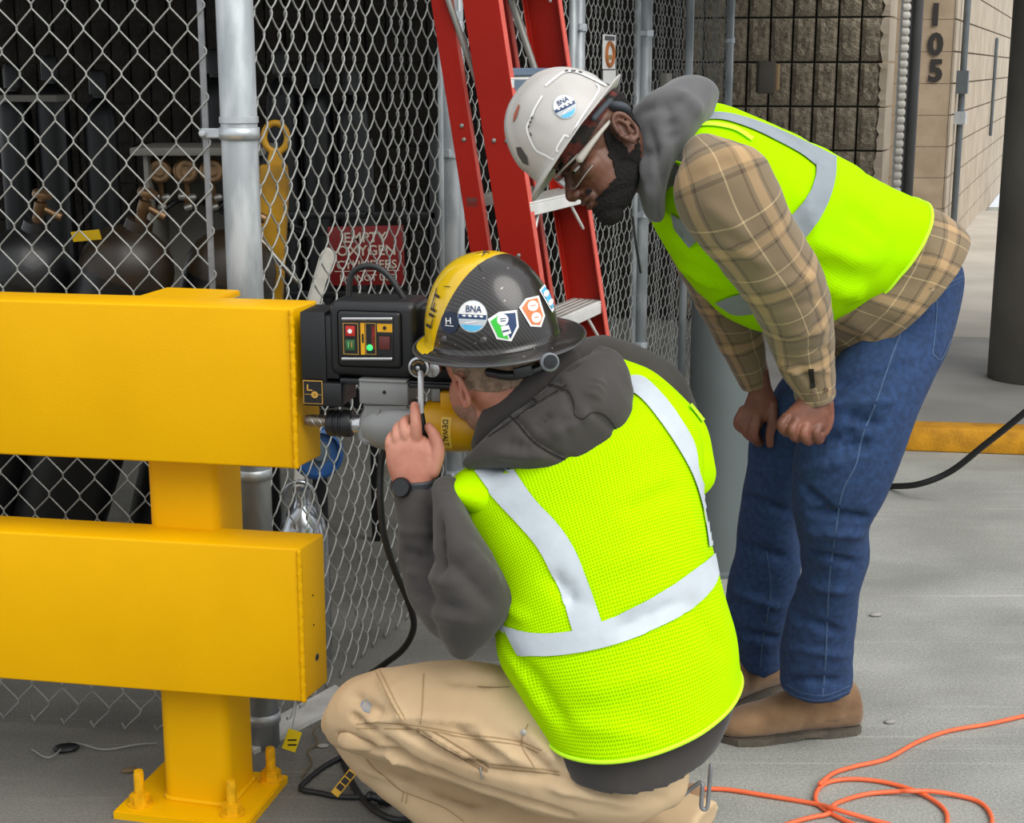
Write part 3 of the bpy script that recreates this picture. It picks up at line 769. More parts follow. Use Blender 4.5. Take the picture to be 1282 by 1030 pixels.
# ================================================================ INSIDE THE CAGE
M_cyl = mat('dark_cylinder_paint', '#0f1012', .4, col2='#090a0b', vscale=5, bump=.1, bscale=50, spec=.6)
M_cyl_b = mat('brown_cylinder_shoulder', '#241a0d', .4, var=.35, vscale=12)
M_brass = mat('aged_brass', '#7a6044', .38, metal=.75, var=.2, vscale=40)
M_cab = mat('cabinet_grey_white', '#77746b', .6, var=.06, vscale=6)
M_blk = mat('black_rubber_hose', '#1b1c1d', .5, bump=.05, bscale=80)
M_hook = mat('yellow_hoist_paint', '#c08f14', .5, col2='#8d670c', vscale=9)
M_tall = mat('tall_grey_bottle', '#0b0d10', .45, var=.15, vscale=4)
def gas_bottle(name, foot, top, r, mb, ms, label, group, cap=False):
    foot = Vector(foot); top = Vector(top); L = (top-foot).length; M = axis_frame(foot, top-foot, Vector((0, 1, 0)))
    t = thing(name, foot, label, 'gas cylinder', group)
    lathe('body', [(r*.9, 0), (r, .02), (r, L-.12)], M, mb, t, 36)
    lathe('shoulder', [(r, L-.12), (r*.97, L-.085), (r*.86, L-.05), (r*.66, L-.02), (r*.42, L-.003), (r*.30, L+.004), (r*.28, L+.03), (r*.2, L+.032)], M, ms, t, 36)
    if cap:
        lathe('valve_cap', [(.042, L+.02), (.042, L+.10), (.034, L+.125), (.012, L+.132)], M, mb, t, 24)
    else:
        v = lathe('valve', [(.018, L+.02), (.014, L+.05), (.017, L+.055), (.017, L+.085), (.010, L+.09), (.008, L+.10)], M, M_brass, t, 16)
        lathe('handwheel', [(.008, L+.10), (.026, L+.10), (.028, L+.108), (.026, L+.116), (.006, L+.118)], M, M_brass, v, 14)
        a = M @ Vector((.012, 0, L+.07)); b_ = M @ Vector((.06, 0, L+.06)); lathe('outlet', [(.009, 0), (.009, .03), (.013, .032), (.013, .05)], axis_frame(a, b_-a), M_brass, v, 12)
    return t
for i, (px, py, lean, Y, lab) in enumerate(((38, 290, .16, 4.15, 'dark gas cylinder at the left edge of the picture, pale glint on its shoulder'), (165, 288, .20, 4.1, 'dark gas cylinder with brass valve in the middle of the front three'), (292, 292, .16, 4.2, 'dark gas cylinder behind the galvanised corner post'))):
    tp = P(px, py, Y); gas_bottle('gas_cylinder', (tp.x-lean*1.9, Y+.10, 0.02), (tp.x+.02, Y-.02, tp.z-.0), .128, M_cyl, M_cyl_b if i else M_cyl, lab, 'large cylinders at the front of the cage')
tp = P(92, 300, 4.05)
tagp = P(108, 295, 4.0)
t = box('warning_tag', (-.038, -.001, -.014), (.038, .001, .014), mat('yellow_tag', '#d8b21c', .5), None, Matrix.Translation(tagp) @ Matrix.Rotation(.35, 4, 'X') @ Matrix.Rotation(-.1, 4, 'Y'))
tag(t, 'small yellow tag between the two left gas cylinders', 'tag')
names = [(15, 88, 'left edge'), (62, 78, ''), (122, 96, ''), (268, 70, ''), (352, 70, ''), (395, 84, ''), (440, 92, '')]
for i, (px, py, _) in enumerate(names):
    tp = P(px, py, 7.2); 
    gas_bottle('tall_gas_bottle', (tp.x, 7.2, 0), (tp.x, 7.2, tp.z-.1), .076, M_tall, M_tall, ('tall capped gas bottle standing in the dark back row, ' + ['first', 'second', 'third', 'fourth', 'fifth', 'sixth', 'seventh'][i] + ' from the left'), 'tall bottles in the back row', cap=True)
sh = P(40, 122, 6.6)
t = thing('shelf', (sh.x, 6.6, sh.z-.02), 'pale shelf board on posts in the dark left of the cage', 'shelf')
Mx = Matrix.Translation((sh.x, 6.6, sh.z)); box('board', (-.25, -.12, -.016), (.14, .15, .012), M_cab, t, Mx, .003)
for a in (-.24, .12): box('support', (a, -.02, -sh.z), (a+.02, .02, -.016), M_tall, t, Mx)
# regulator cabinet
Yc = 5.0; a = P(165, 189, Yc); b_ = P(285, 189, Yc); lo = P(180, 352, Yc)
cab = thing('regulator_cabinet', (a.x+.18, Yc+.1, 0), 'open grey-white cabinet with brass regulators behind the corner post', 'cabinet')
box('top_board', (a.x, Yc-.03, a.z-.014), (b_.x+.12, Yc+.3, a.z+.012), M_cab, cab, None, .004)
box('side_panel', (a.x+.035, Yc, 0), (a.x+.05, Yc+.28, a.z-.014), M_cab, cab, None, .002)
box('side_panel', (b_.x+.07, Yc, 0), (b_.x+.085, Yc+.28, a.z-.014), M_cab, cab, None, .002)
box('back_panel', (a.x+.05, Yc+.26, 0), (b_.x+.07, Yc+.28, a.z-.014), M_cab, cab, None, 0)
box('lower_shelf', (a.x+.05, Yc, P(0, 345, Yc).z-.2), (b_.x+.07, Yc+.26, P(0, 345, Yc).z-.18), M_cab, cab, None, .002)
for k, px in enumerate((200, 233, 266, 299)):
    q = P(px, 214, Yc+.06); rg = thing('regulator', q, ['copper-faced round gauge first from the left under the cabinet top', 'copper-faced round gauge second from the left under the cabinet top', 'copper-faced round gauge just left of the corner post', 'copper-faced round gauge hidden behind the corner post'][k], 'gauge', 'round gauges in the cabinet')
    lathe('bezel', [(.036, 0), (.041, .004), (.041, .018), (.034, .022), (.033, .016), (.001, .016)], axis_frame(q, Vector((.1, -1, .1))), M_brass, rg, 28)
    lathe('hub_ring', [(.02, .016), (.021, .020), (.016, .021), (.015, .017)], axis_frame(q, Vector((.1, -1, .1))), M_brass, rg, 20)
    lathe('stem', [(.010, 0), (.010, .05), (.016, .055), (.016, .08), (.008, .082), (.008, .1)], axis_frame(q-Vector((0, 0, .035)), Vector((0, .25, -1))), M_brass, rg, 14)
    for j, (dx, dz) in enumerate(((-.018, -.085), (.014, -.088), (0, -.12))):
        lathe('fitting', [(.010, -.014), (.013, -.008), (.013, .008), (.009, .014)], axis_frame(q+Vector((dx, .01, dz)), Vector((1, .2, .2*j))), M_rivet, rg, 12)
    tag(tube('hose', [q+Vector((.0, .02, -.13)), q+Vector((.06, .06, -.10)), q+Vector((.16, .10, -.13-.02*k)), q+Vector((.30, .06, -.22))], .008, M_blk, sub=5), ['black hose curving right below the first round gauge', 'black hose curving right below the second round gauge', 'black hose behind the corner post, upper', 'black hose behind the corner post, rightmost'][k], 'hose', 'black hoses of the gauges')
# yellow hoist arm with lifting eye
Yh = 4.35; e = P(345, 172, Yh)
ho = thing('hoist_arm', (P(322, 700, Yh).x, Yh, 0), 'yellow steel lifting arm with a ring at its top inside the cage', 'hoist')
pts = [e+Vector((.033*math.cos(t), 0, .040*math.sin(t))) for t in np.linspace(0, 2*math.pi, 25)]
V_, F_, u_ = loft_raw(tube_rings(pts, .0095), 12, 1, None, None); link('lifting_eye', mesh_of('lifting_eye', V_, F_), ho, M_hook)
def quadprism(name, pl, y0, y1, m, parent, bev=.003):
    bm = bmesh.new(); a_ = [bm.verts.new((q.x, y0, q.z)) for q in pl]; b2 = [bm.verts.new((q.x, y1, q.z)) for q in pl]
    n = len(pl); bm.faces.new(a_); bm.faces.new(b2[::-1])
    for i in range(n): bm.faces.new((a_[i], b2[i], b2[(i+1) % n], a_[(i+1) % n]))
    if bev: bmesh.ops.bevel(bm, geom=list(bm.edges), offset=bev, segments=2, affect='EDGES')
    return from_bm(name, bm, m, parent, angle=35)
quadprism('neck', [P(338, 188, Yh), P(352, 188, Yh), P(355, 208, Yh), P(334, 208, Yh)], Yh-.012, Yh+.012, M_hook, ho)
quadprism('arm', [P(327, 206, Yh), P(358, 206, Yh), P(361, 230, Yh), P(352, 400, Yh), P(341, 400, Yh), P(326, 262, Yh)], Yh-.03, Yh+.03, M_hook, ho)
quadprism('mast', [P(352, 398, Yh), P(341, 398, Yh), G(318, 800, 0)*0+Vector((P(318, 700, Yh).x-.02, 0, 0)), Vector((P(318, 700, Yh).x+.02, 0, 0))][::-1], Yh-.02, Yh+.02, M_hook, ho)
tube('arm_lever', [P(326, 300, Yh-.05), P(352, 330, Yh-.06), P(372, 352, Yh-.06)], .007, M_rivet, ho)
# pale lever arm
Yl = 4.25; t = thing('lever_bar', (P(352, 560, Yl).x, Yl, 0), 'pale grey flat lever bar leaning behind the fence beside the red sign', 'lever')
quadprism('bar', [P(408, 309, Yl), P(419, 314, Yl), P(419, 324, Yl), P(395, 392, Yl), Vector((P(350, 600, Yl).x+.03, 0, 0)), Vector((P(350, 600, Yl).x, 0, 0)), P(383, 380, Yl), P(401, 318, Yl)][::-1], Yl-.012, Yl+.012, mat('pale_bar_paint', '#d2cfc6', .5, var=.08, vscale=30), t, .004)
# red sign on a dark rack rail
M_signred = mat('sign_red', '#7a100f', .5, var=.08, vscale=12); M_signtx = mat('sign_letters', '#cfc5b4', .6)
Ysn = 5.0
rk = thing('bottle_rack', (P(460, 500, Ysn+.06).x, Ysn+.05, 0), 'dark steel rack frame carrying the red sign inside the cage', 'rack')
zt, zb_ = P(460, 290, Ysn).z, P(460, 352, Ysn).z
for z_ in (zt+.05, zb_-.05, .45): box('rack_rail', (P(330, 300, Ysn).x, Ysn+.03, z_-.012), (P(545, 300, Ysn).x, Ysn+.06, z_+.012), M_tall, rk, None, .003)
for px in (332, 462, 543): x_ = P(px, 300, Ysn).x; box('rack_post', (x_-.014, Ysn+.03, 0), (x_+.014, Ysn+.06, zt+.3), M_tall, rk, None, .003)
sgc = P(458, 321, Ysn); sw, sh_ = .125, .098
Msg = Matrix.Translation(sgc+Vector((0, .02, 0))) @ Matrix.Rotation(-.02, 4, 'Y')
sg = thing('sign', sgc+Vector((0, .02, 0)), 'red sign reading EMPTY OXYGEN CYLINDERS seen through the fence', 'sign')
box('sign_plate', (-sw, 0, -sh_), (sw, .004, sh_), M_signred, sg, Msg, .001)
for tx, zz, s_ in (('EMPTY', .045, .050), ('OXYGEN', .002, .050), ('CYLINDERS', -.042, .050), ('DO NOT USE', -.083, .032)):
    text_on('sign_lettering', tx, Msg @ Matrix.Translation((0, -.0008, zz)), s_*(.78 if tx == 'CYLINDERS' else .95), M_signtx, sg)
box('sign_rule', (-.108, -.001, -.0515), (.108, 0, -.049), M_signtx, sg, Msg)
# blue-rimmed reel and chrome canister low behind the mesh
M_blue = mat('blue_reel_rim', '#1f4f87', .5, var=.1, vscale=12); M_disc = mat('grey_blue_disc', '#4c5a64', .6); M_chrome = mat('scuffed_chrome', '#b9c0c6', .22, metal=.9)
q = P(396, 566, 3.98); rl = thing('hose_reel', q, 'round reel with a blue rim behind the end of the upper yellow rail', 'reel')
lathe('rim', [(.058, 0), (.066, .004), (.072, .02), (.066, .036), (.058, .04), (.055, .02)], axis_frame(q, Vector((.35, -1, .1))), M_blue, rl, 40)
lathe('disc', [(.057, .014), (.02, .024), (.018, .04), (.004, .042)], axis_frame(q, Vector((.35, -1, .1))), M_disc, rl, 32)
box('reel_bracket', (q.x-.02, q.y+.05, 0), (q.x+.02, q.y+.07, q.z-.02), M_tall, rl, None, .003)
q = G(386, 730, 0); q = Vector((P(386, 700, 4.0).x, 3.92, 0)); cn2 = thing('canister', q, 'glinting chrome canister on the cage floor beside the corner post', 'canister')
zt_ = P(386, 625, 3.92).z
lathe('canister_body', [(.062, .0), (.068, .02), (.068, zt_-.10), (.055, zt_-.05), (.030, zt_-.02), (.022, zt_), (.024, zt_+.03), (.01, zt_+.035)], Matrix.Translation(q), M_chrome, cn2, 32)
tube('canister_handle', [q+Vector((-.05, -.02, zt_-.06)), q+Vector((-.03, -.05, zt_+.05)), q+Vector((.03, -.05, zt_+.05)), q+Vector((.05, -.02, zt_-.06))], .006, M_chrome, cn2)
# sign plates on the far gate
for (x0, y0, x1, y1, px, lab, art) in ((749, 44, 770, 86, 759, 'white notice with an orange ring on the far gate mesh', True), (750, 88, 770, 106, 760, 'small blank white plate below the notice with the orange ring', False)):
    u = u_of(px); x, y = sp_(u); sc_ = F_PX/depth(Vector((x, y, 1.8))); zc = P(px, (y0+y1)/2, y).z; hh = (y1-y0)/2/sc_; hw = .095
    t = thing('notice_plate', (x-.02, y, zc), lab, 'sign')
    Mg = Matrix(((dA[0], -dA[1], 0, x+.012*dA[1]), (dA[1], dA[0], 0, y-.012*dA[0]), (0, 0, 1, zc), (0, 0, 0, 1)))
    box('plate', (-hw, .0, -hh), (hw, .003, hh), M_white, t, Mg)
    if art:
        V_, F_, u_ = loft_raw(tube_rings([Mg @ Vector((.056*math.cos(a), -.003, -.01+.045*math.sin(a))) for a in np.linspace(0, 2*math.pi, 29)], .008), 8, 1, None, None)
        link('orange_ring', mesh_of('orange_ring', V_, F_), t, mat('faded_orange', '#b06a34', .7))
        box('ring_bar', (-.03, -.004, -.03), (.03, -.001, -.012), M_hook, t, Mg); box('heading_bar', (-.07, -.003, .045), (.07, 0, .062), M_tall, t, Mg)
u = u_of(828); x, y = sp_(u); zc = P(828, 101, y).z
t = box('latch_box', (-.06, .01, -.035), (.06, .04, .035), M_cab, None, Matrix(((dA[0], -dA[1], 0, x+.05*dA[1]), (dA[1], dA[0], 0, y-.05*dA[0]), (0, 0, 1, zc), (0, 0, 0, 1))), .004); tag(t, 'small pale lock box on the gate above the grey hood', 'lock box')

# ================================================================ MAGNETIC DRILL on the upper rail's end plate
M_dblk = mat('black_powder_coat', '#17181a', .38, bump=.12, bscale=260, spec=.5, bdist=.003)
M_dgry = mat('cast_grey', '#8b8c8a', .45, metal=.35, var=.05, vscale=12, bump=.05, bscale=90)
M_dyel = mat('tool_yellow', '#d99f0e', .38, var=.06, vscale=10, bump=.04, bscale=200)
M_steel = mat('polished_steel', '#c6c7c8', .22, metal=.9)
M_panel = mat('panel_black', '#141414', .35); M_red_b = mat('red_button', '#b3261f', .35); M_grn_b = mat('green_button', '#2c5a33', .4)
M_led = mat('green_lamp', '#2fd05a', .3); bsdf(M_led).inputs['Emission Color'].default_value = (.05, .9, .2, 1); bsdf(M_led).inputs['Emission Strength'].default_value = 1.0
M_gold = mat('gold_print', '#b98d3c', .5); M_wht = mat('white_print', '#e8e8e6', .5); M_rbr = mat('rocker_brown', '#5a2420', .4)
Dn = (Mb.to_3x3() @ Vector((0, 1, 0))); Dx = (Mb.to_3x3() @ Vector((1, 0, 0)))
def D(px, py, y=0.):
    q = onplane(px, py, bc+Dn*y, Dn); r_ = Mb.inverted() @ q; return r_.x, r_.z
drill = thing('magnetic_drill', Mb @ Vector((.10, .05, D(450, 470)[1])), 'black, grey and yellow magnetic drill clamped on the end of the upper yellow rail', 'drill')
def dbox(name, x0, y0, x1, y1, ya, yb, m, parent, bev=.003, seg=2, yref=None):
    yr = ya if yref is None else yref
    X0, Z1 = D(x0, y0, yr); X1, Z0 = D(x1, y1, yr)
    return box(name, (X0, ya, Z0), (X1, yb, Z1), m, parent, Mb, bev, seg)
dbox('magnet_base', 375, 390, 409, 487, -.004, .095, M_dblk, drill, .003)
dbox('magnet_foot', 378, 478, 428, 510, -.010, .095, M_dblk, drill, .004)
dbox('arm_bracket', 400, 395, 425, 475, .0, .09, M_dblk, drill, .004)
hs = dbox('control_housing', 410, 376, 522, 475, -.012, .11, M_dblk, drill, .018, 5)
dbox('rear_slide', 505, 382, 612, 487, .03, .105, M_dblk, drill, .010, 3)
dbox('slide_rail', 425, 473, 575, 487, .0, .09, M_dblk, drill, .003)
dbox('slide_lip', 512, 480, 600, 489, -.01, .05, M_dblk, drill, .002)
bz = dbox('panel_bezel', 421, 388, 503, 462, -.020, -.008, M_dblk, hs, .009, 4)
dbox('panel_plate', 427, 397, 493, 452, -.0225, -.015, M_panel, bz, .002)
for y0 in (396, 446): 
    a = Mb @ Vector((D(429, y0+3, -.026)[0], -.026, D(429, y0+3, -.026)[1])); b_ = Mb @ Vector((D(490, y0+3, -.026)[0], -.026, D(490, y0+3, -.026)[1]))
    tube('guard_bar', [a, b_], .0032, M_steel, bz, 10, 1)
def dpl(name, x0, y0, x1, y1, ya, m, th=.001, bev=0.): return dbox(name, x0, y0, x1, y1, ya, ya+th, m, bz, bev, 2)
dpl('button_surround', 429, 404, 449, 444, -.0235, M_gold, .001); dpl('button_field', 430, 405, 448, 443, -.0242, M_panel, .001)
dpl('stop_button', 432, 408, 444, 421, -.029, M_red_b, .006, .0015); dpl('start_button', 432, 425, 444, 439, -.027, M_grn_b, .004, .0015)
lathe('stop_ring', [(.0032, 0), (.0045, .0005)], axis_frame(Mb @ Vector((D(438, 414.5, -.0295)[0], -.0295, D(438, 414.5, -.0295)[1])), -Dn), M_wht, bz, 20)
dpl('start_mark', 435.5, 428, 436.7, 435, -.0280, mat('green_print', '#6fc07a', .5), .001); dpl('start_mark', 439.5, 428, 440.7, 435, -.0280, M_gold, .001)
dpl('yellow_strip', 451, 404, 457, 444, -.0235, M_dyel); dpl('label_border', 457, 404, 471, 444, -.0232, M_gold); dpl('label_field', 458, 405, 470, 443, -.0242, M_panel)
dpl('strip_mark', 453, 418, 455.3, 429, -.0245, M_panel)
dpl('switch_label', 472, 405, 491, 416, -.0235, M_dyel); dpl('switch_well', 472, 418, 491, 444, -.0235, M_panel)
dpl('rocker_switch', 474, 421, 488, 438, -.027, M_rbr, .005, .0015)
Xl, Zl = D(463, 435, -.0245); lathe('green_indicator', [(.0062, 0), (.0058, .002), (.003, .0035), (.0005, .0038)], axis_frame(Mb @ Vector((Xl, -.0245, Zl)), -Dn), M_led, bz, 20)
Xt, Zt = D(465.5, 413, -.0246); Mt_ = Mb @ Matrix.Translation((Xt, -.0252, Zt-.014)) @ Matrix.Rotation(math.radians(90), 4, 'Y'); text_on('panel_lettering', 'OVERLOAD', Mt_ , .0085, M_red_b, bz)
Xt, Zt = D(481.5, 410.5, -.0245); lathe('magnet_mark', [(.0020, 0), (.0036, .0005)], axis_frame(Mb @ Vector((Xt, -.0246, Zt)), -Dn), M_panel, bz, 18)
# gold-framed pictogram on the magnet foot
fp = dbox('pictogram_frame', 379, 476, 404, 506, -.0125, -.0095, M_gold, drill, 0); dbox('pictogram_field', 380, 477, 403, 505, -.0132, -.012, M_panel, fp, 0)
Xt, Zt = D(394, 494, -.0134); lathe('pictogram_ring', [(.0045, 0), (.0070, .0005)], axis_frame(Mb @ Vector((Xt, -.0134, Zt)), -Dn), M_gold, fp, 20)
lathe('pictogram_ring', [(.0015, 0), (.003, .0005)], axis_frame(Mb @ Vector((Xt, -.0134, Zt)), -Dn), M_gold, fp, 16)
dbox('pictogram_line', 382, 493, 402, 494.4, -.0136, -.013, M_gold, fp, 0); dbox('pictogram_hook', 384, 481, 386, 489, -.0136, -.013, M_gold, fp, 0); dbox('pictogram_hook', 384, 487.4, 391, 489.2, -.0136, -.013, M_gold, fp, 0)
# grey gear case
def dprism(name, pl, ya, yb, m, parent, bev=.003, ref=None):
    q = [D(x, y, ya if ref is None else ref) for x, y in pl]; bm = bmesh.new()
    a = [bm.verts.new(Mb @ Vector((x, ya, z))) for x, z in q]; b2 = [bm.verts.new(Mb @ Vector((x, yb, z))) for x, z in q]; n = len(q)
    bm.faces.new(a); bm.faces.new(b2[::-1])
    for i in range(n): bm.faces.new((a[i], b2[i], b2[(i+1) % n], a[(i+1) % n]))
    if bev: bmesh.ops.bevel(bm, geom=list(bm.edges), offset=bev, segments=2, affect='EDGES')
    return from_bm(name, bm, m, parent, angle=35)
gp = dbox('gear_mount', 449, 477, 511, 508, -.012, .07, M_dgry, drill, .003); dbox('mount_flange', 449, 474, 509, 480, -.016, .07, M_dgry, gp, .0015)
gc = dprism('gear_case', [(453, 504), (512, 504), (516, 530), (515, 562), (450, 556), (446, 540), (457, 520)], -.004, .07, M_dgry, drill, .006)
for (x_, y_, r_) in ((481, 491, .0035), (461, 529, .004)):
    Xs, Zs = D(x_, y_, -.013); lathe('screw', [(r_, 0), (r_*.9, .002), (.0006, .0022)], axis_frame(Mb @ Vector((Xs, -.012 if y_ < 500 else -.004, Zs)), -Dn), M_hole if y_ < 500 else M_brass, gc, 14)
def xl(px, py, y=.03): X_, Z_ = D(px, py, y-.03); return Mb @ Vector((X_, y, Z_))
ax_ = Dx
def xlathe(name, prof, yc, m, parent, n=36, yd=.03):
    """prof: (half height px, x px)"""
    o = xl(447, yc, yd); k = (xl(547, yc, yd)-o).length/100
    return lathe(name, [(r*k, (x-447)*k) for r, x in prof], axis_frame(o, ax_), m, parent, n)
xlathe('gear_dome', [(2, 449), (18, 449.5), (24, 455), (29, 470), (33, 490), (33.5, 520), (30, 531)], 535, M_dgry, gc)
for a_, b2_ in (((470, 552), (484, 520)), ((462, 538), (474, 514))):
    tube('case_rib', [Mb @ Vector((D(*a_, -.012)[0], -.010, D(*a_, -.012)[1])), Mb @ Vector((D(*b2_, -.012)[0], -.006, D(*b2_, -.012)[1]))], .0022, M_dgry, gc, 8, 1)
xlathe('collar', [(11.5, 430), (12, 431), (12, 447), (15, 448), (15, 452)], 535, M_steel, drill)
xlathe('chuck', [(9, 404), (14, 404.5), (16.5, 408), (17, 414), (15.8, 415), (15.8, 417), (17, 418), (17, 421), (15.8, 422), (15.8, 424), (17, 425), (17, 431), (16, 436), (12, 437)], 535, M_dblk, drill)
ct = xlathe('annular_cutter', [(6.5, 376), (7.5, 384), (7.2, 404)], 533, M_bare, drill, 24)
for k in range(3):
    o = xl(447, 533, .03); kk_ = (xl(547, 533, .03)-o).length/100; pts = []
    for j in range(14):
        x_ = (382+j*1.6-447)*kk_; an = k*2.09+j*.33; pts.append(axis_frame(o, ax_) @ Vector((7.4*kk_*math.cos(an), 7.4*kk_*math.sin(an), x_)))
    V_, F_, u_ = loft_raw(tube_rings(pts, .0012), 6, 1); link('flute', mesh_of('flute', V_, F_), ct, M_steel)
mo = xlathe('motor_housing', [(24, 528), (30, 531), (32, 540), (31.5, 570), (29.5, 592), (28, 604), (20, 607)], 532, M_dyel, drill)
dbox('motor_top', 550, 490, 593, 515, .0, .06, M_dyel, mo, .006, 3)
xlathe('motor_end', [(27, 606), (28.5, 609), (27, 640), (20, 646)], 532, M_dblk, drill)
dbox('motor_bracket', 540, 484, 551, 503, .01, .05, M_dgry, drill, .002)
# wordmark on the motor, reading downwards
kx = (xl(547, 532, .03)-xl(447, 532, .03)).length/100; rr_ = 31.8*kx
def motor_pt(px, dz): q = xl(447, 532, .03)+Dx*((px-447)*kx); z_ = (532-dz)*kx; return q+Vector((0, 0, z_))-Dn*(math.sqrt(max(rr_**2-z_**2, 0))+.0006)
(v_, f_), = text_tris('DEWALT'); x0_ = min(a[0] for a in v_); x1_ = max(a[0] for a in v_); sc_ = 33/(x1_-x0_)
bm = bmesh.new(); vv = [bm.verts.new((a*sc_, b*sc_*1.15, 0)) for a, b in v_]
for f in f_: bm.faces.new([vv[i] for i in f])
for _ in range(3): bmesh.ops.subdivide_edges(bm, edges=[e for e in bm.edges if e.calc_length() > 3.5], cuts=1); bmesh.ops.triangulate(bm, faces=list(bm.faces))
for v in bm.verts: v.co = motor_pt(557+v.co.y*1.0, 518+(v.co.x-x0_*sc_))-Dn*.0012
from_bm('wordmark', bm, M_panel, mo)
bm = bmesh.new()
gr = [[bm.verts.new(motor_pt(555 if i == 0 else 567, 515+j*2.0)) for i in range(2)] for j in range(21)]
for j in range(20): bm.faces.new((gr[j][0], gr[j][1], gr[j+1][1], gr[j+1][0]))
from_bm('label_panel', bm, mat('pale_yellow_label', '#f0c44a', .45), mo, smooth=True)
# feed hub and lever, standing out towards the worker
hb = Mb @ Vector((D(524, 460, -.07)[0], -.03, D(524, 460, -.07)[1])); khb = .0016
hub = lathe('feed_hub', [(.010, -.03), (.014, .0), (.0185, .012), (.021, .02), (.0212, .036), (.020, .040), (.016, .041), (.015, .039), (.001, .039)], axis_frame(hb, -Dn), M_steel, drill, 36)
dk = lathe('release_disc', [(.0165, .0392), (.0162, .0412), (.006, .0412), (.005, .044), (.0008, .0445)], axis_frame(hb, -Dn), M_panel, hub, 28)
lathe('centre_screw', [(.0045, .043), (.004, .046), (.0008, .0465)], axis_frame(hb, -Dn), M_steel, dk, 14)
for tx_, a0, sg_ in (('RELEASE', 150, -1), ('QUICK', 215, 1)):
    for i, ch in enumerate(tx_):
        an = math.radians(a0+sg_*i*(18 if sg_ < 0 else 22)); (vv2, ff2), = text_tris(ch)
        cx_ = (max(a[0] for a in vv2)+min(a[0] for a in vv2))/2; rot = an-math.pi/2 if sg_ < 0 else an+math.pi/2; V = []
        for a, b2 in vv2:
            lx, ly = (a-cx_)*.0055, (b2-.35)*.0055; gx, gy = lx*math.cos(rot)-ly*math.sin(rot), lx*math.sin(rot)+ly*math.cos(rot)
            V.append(hb+Dx*(gx+.0118*math.cos(an))+Vector((0, 0, gy+.0118*math.sin(an)))-Dn*.0416)
        link('disc_letter', mesh_of('disc_letter', V, ff2, smooth=False), dk, M_gold)
hs2 = Mb @ Vector((D(540, 463, -.05)[0], -.02, D(540, 463, -.05)[1])); lathe('feed_boss', [(.016, -.04), (.0165, .02), (.015, .026), (.008, .027)], axis_frame(hs2, -Dn), M_steel, drill, 28)
LY = -.095
def lp(px, py, y=LY): X_, Z_ = D(px, py, y); return Mb @ Vector((X_, y, Z_))
tube('lever_rod', [lp(526.5, 466, LY+.03), lp(526.8, 473), lp(527, 524)], .0056, mat('satin_lever_steel', '#d4d6d8', .38, metal=.3), hub, 14, 4)
tube('lever_grip', [lp(527, 518), lp(528.5, 530), lp(531, 549)], [.0064, .0074, .0082], M_dblk, hub, 16, 3)
# loop cable over the housing, its trailing hose and the tagged plug lead
tube('loop_cable', [Mb @ Vector((D(x, y, .05)[0], .05, D(x, y, .05)[1])) for x, y in ((437, 382), (437, 362), (440, 344), (450, 335), (466, 333), (481, 340), (494, 355), (507, 376))], .0062, M_blk, drill, 14, 5)
def path(pp): return [P(*q) if len(q) == 3 else G(q[0], q[1], .007) for q in pp]
t = tube('power_hose', path([(486, 556, 3.02), (478, 575, 3.02), (476, 620, 3.0), (481, 670, 3.0), (495, 715, 3.02), (512, 755, 3.05), (518, 785, 3.1), (505, 812, 3.18), (480, 832, 3.28), (445, 858, 3.3), (428, 885, 3.22), (425, 920), (431, 955), (446, 988), (464, 1010), (486, 1023), (505, 1026), (526, 1020), (552, 1012)]), .0072, M_blk, None, 14, 6)
tag(t, 'black power lead falling from the drill and looping on the floor', 'cable')
t = tube('tagged_cable', path([(440, 941), (427, 948), (405, 960), (388, 973), (377, 984), (380, 989), (398, 992), (425, 997), (462, 998)]), .0062, M_blk, None, 12, 6)
tag(t, 'short black lead with a yellow warning tag near the base plate', 'cable')
pl_ = thing('cable_plug', G(468, 997, .012), 'black connector plug on the floor at the end of the tagged lead', 'plug')
dr = (G(486, 1000)-G(459, 997)).normalized()
lathe('plug_body', [(.006, 0), (.011, .004), (.011, .012), (.009, .013), (.009, .018), (.011, .019), (.011, .028), (.016, .03), (.018, .055), (.012, .06)], axis_frame(G(459, 996, .019), dr), M_dblk, pl_, 20)
tgq = G(424, 992, .016); c2 = mat('tag_black', '#1c1510', .6)
tg2 = thing('cable_tag', tgq, 'yellow and black warning tag wrapped on the short black lead', 'tag')
a, b_ = G(420, 993, .016), G(440, 968, .05)
dirt = (b_-a).normalized(); Mtg = axis_frame(a, dirt, Vector((0, -1, .6)))
box('tag_strip', (-.010, -.0012, -.004), (.010, .0012, .062), mat('tag_yellow', '#d8a51a', .5), tg2, Mtg, .0005)
for k in range(3):
    f = box('tag_field', (-.0075, -.0018, .010+k*.017), (.0075, .0018, .024+k*.017), c2, tg2, Mtg); lathe('tag_symbol', [(.0025, 0), (.0045, .0006)], axis_frame(Mtg @ Vector((0, -.002, .017+k*.017)), Mtg.to_3x3() @ Vector((0, -1, 0))), M_gold, f, 12)
t = tube('black_cable', [G(978, 600, .012), G(1030, 608, .012), G(1085, 612, .012), G(1112, 609, .012), P(1150, 606, 5.55), P(1190, 590, 5.5), P(1230, 559, 5.4), P(1282, 517, 5.2), P(1420, 400, 5.0)], .012, M_blk, None, 14, 6)
tag(t, 'thick black cable rising to the right edge in front of the yellow kerb', 'cable')
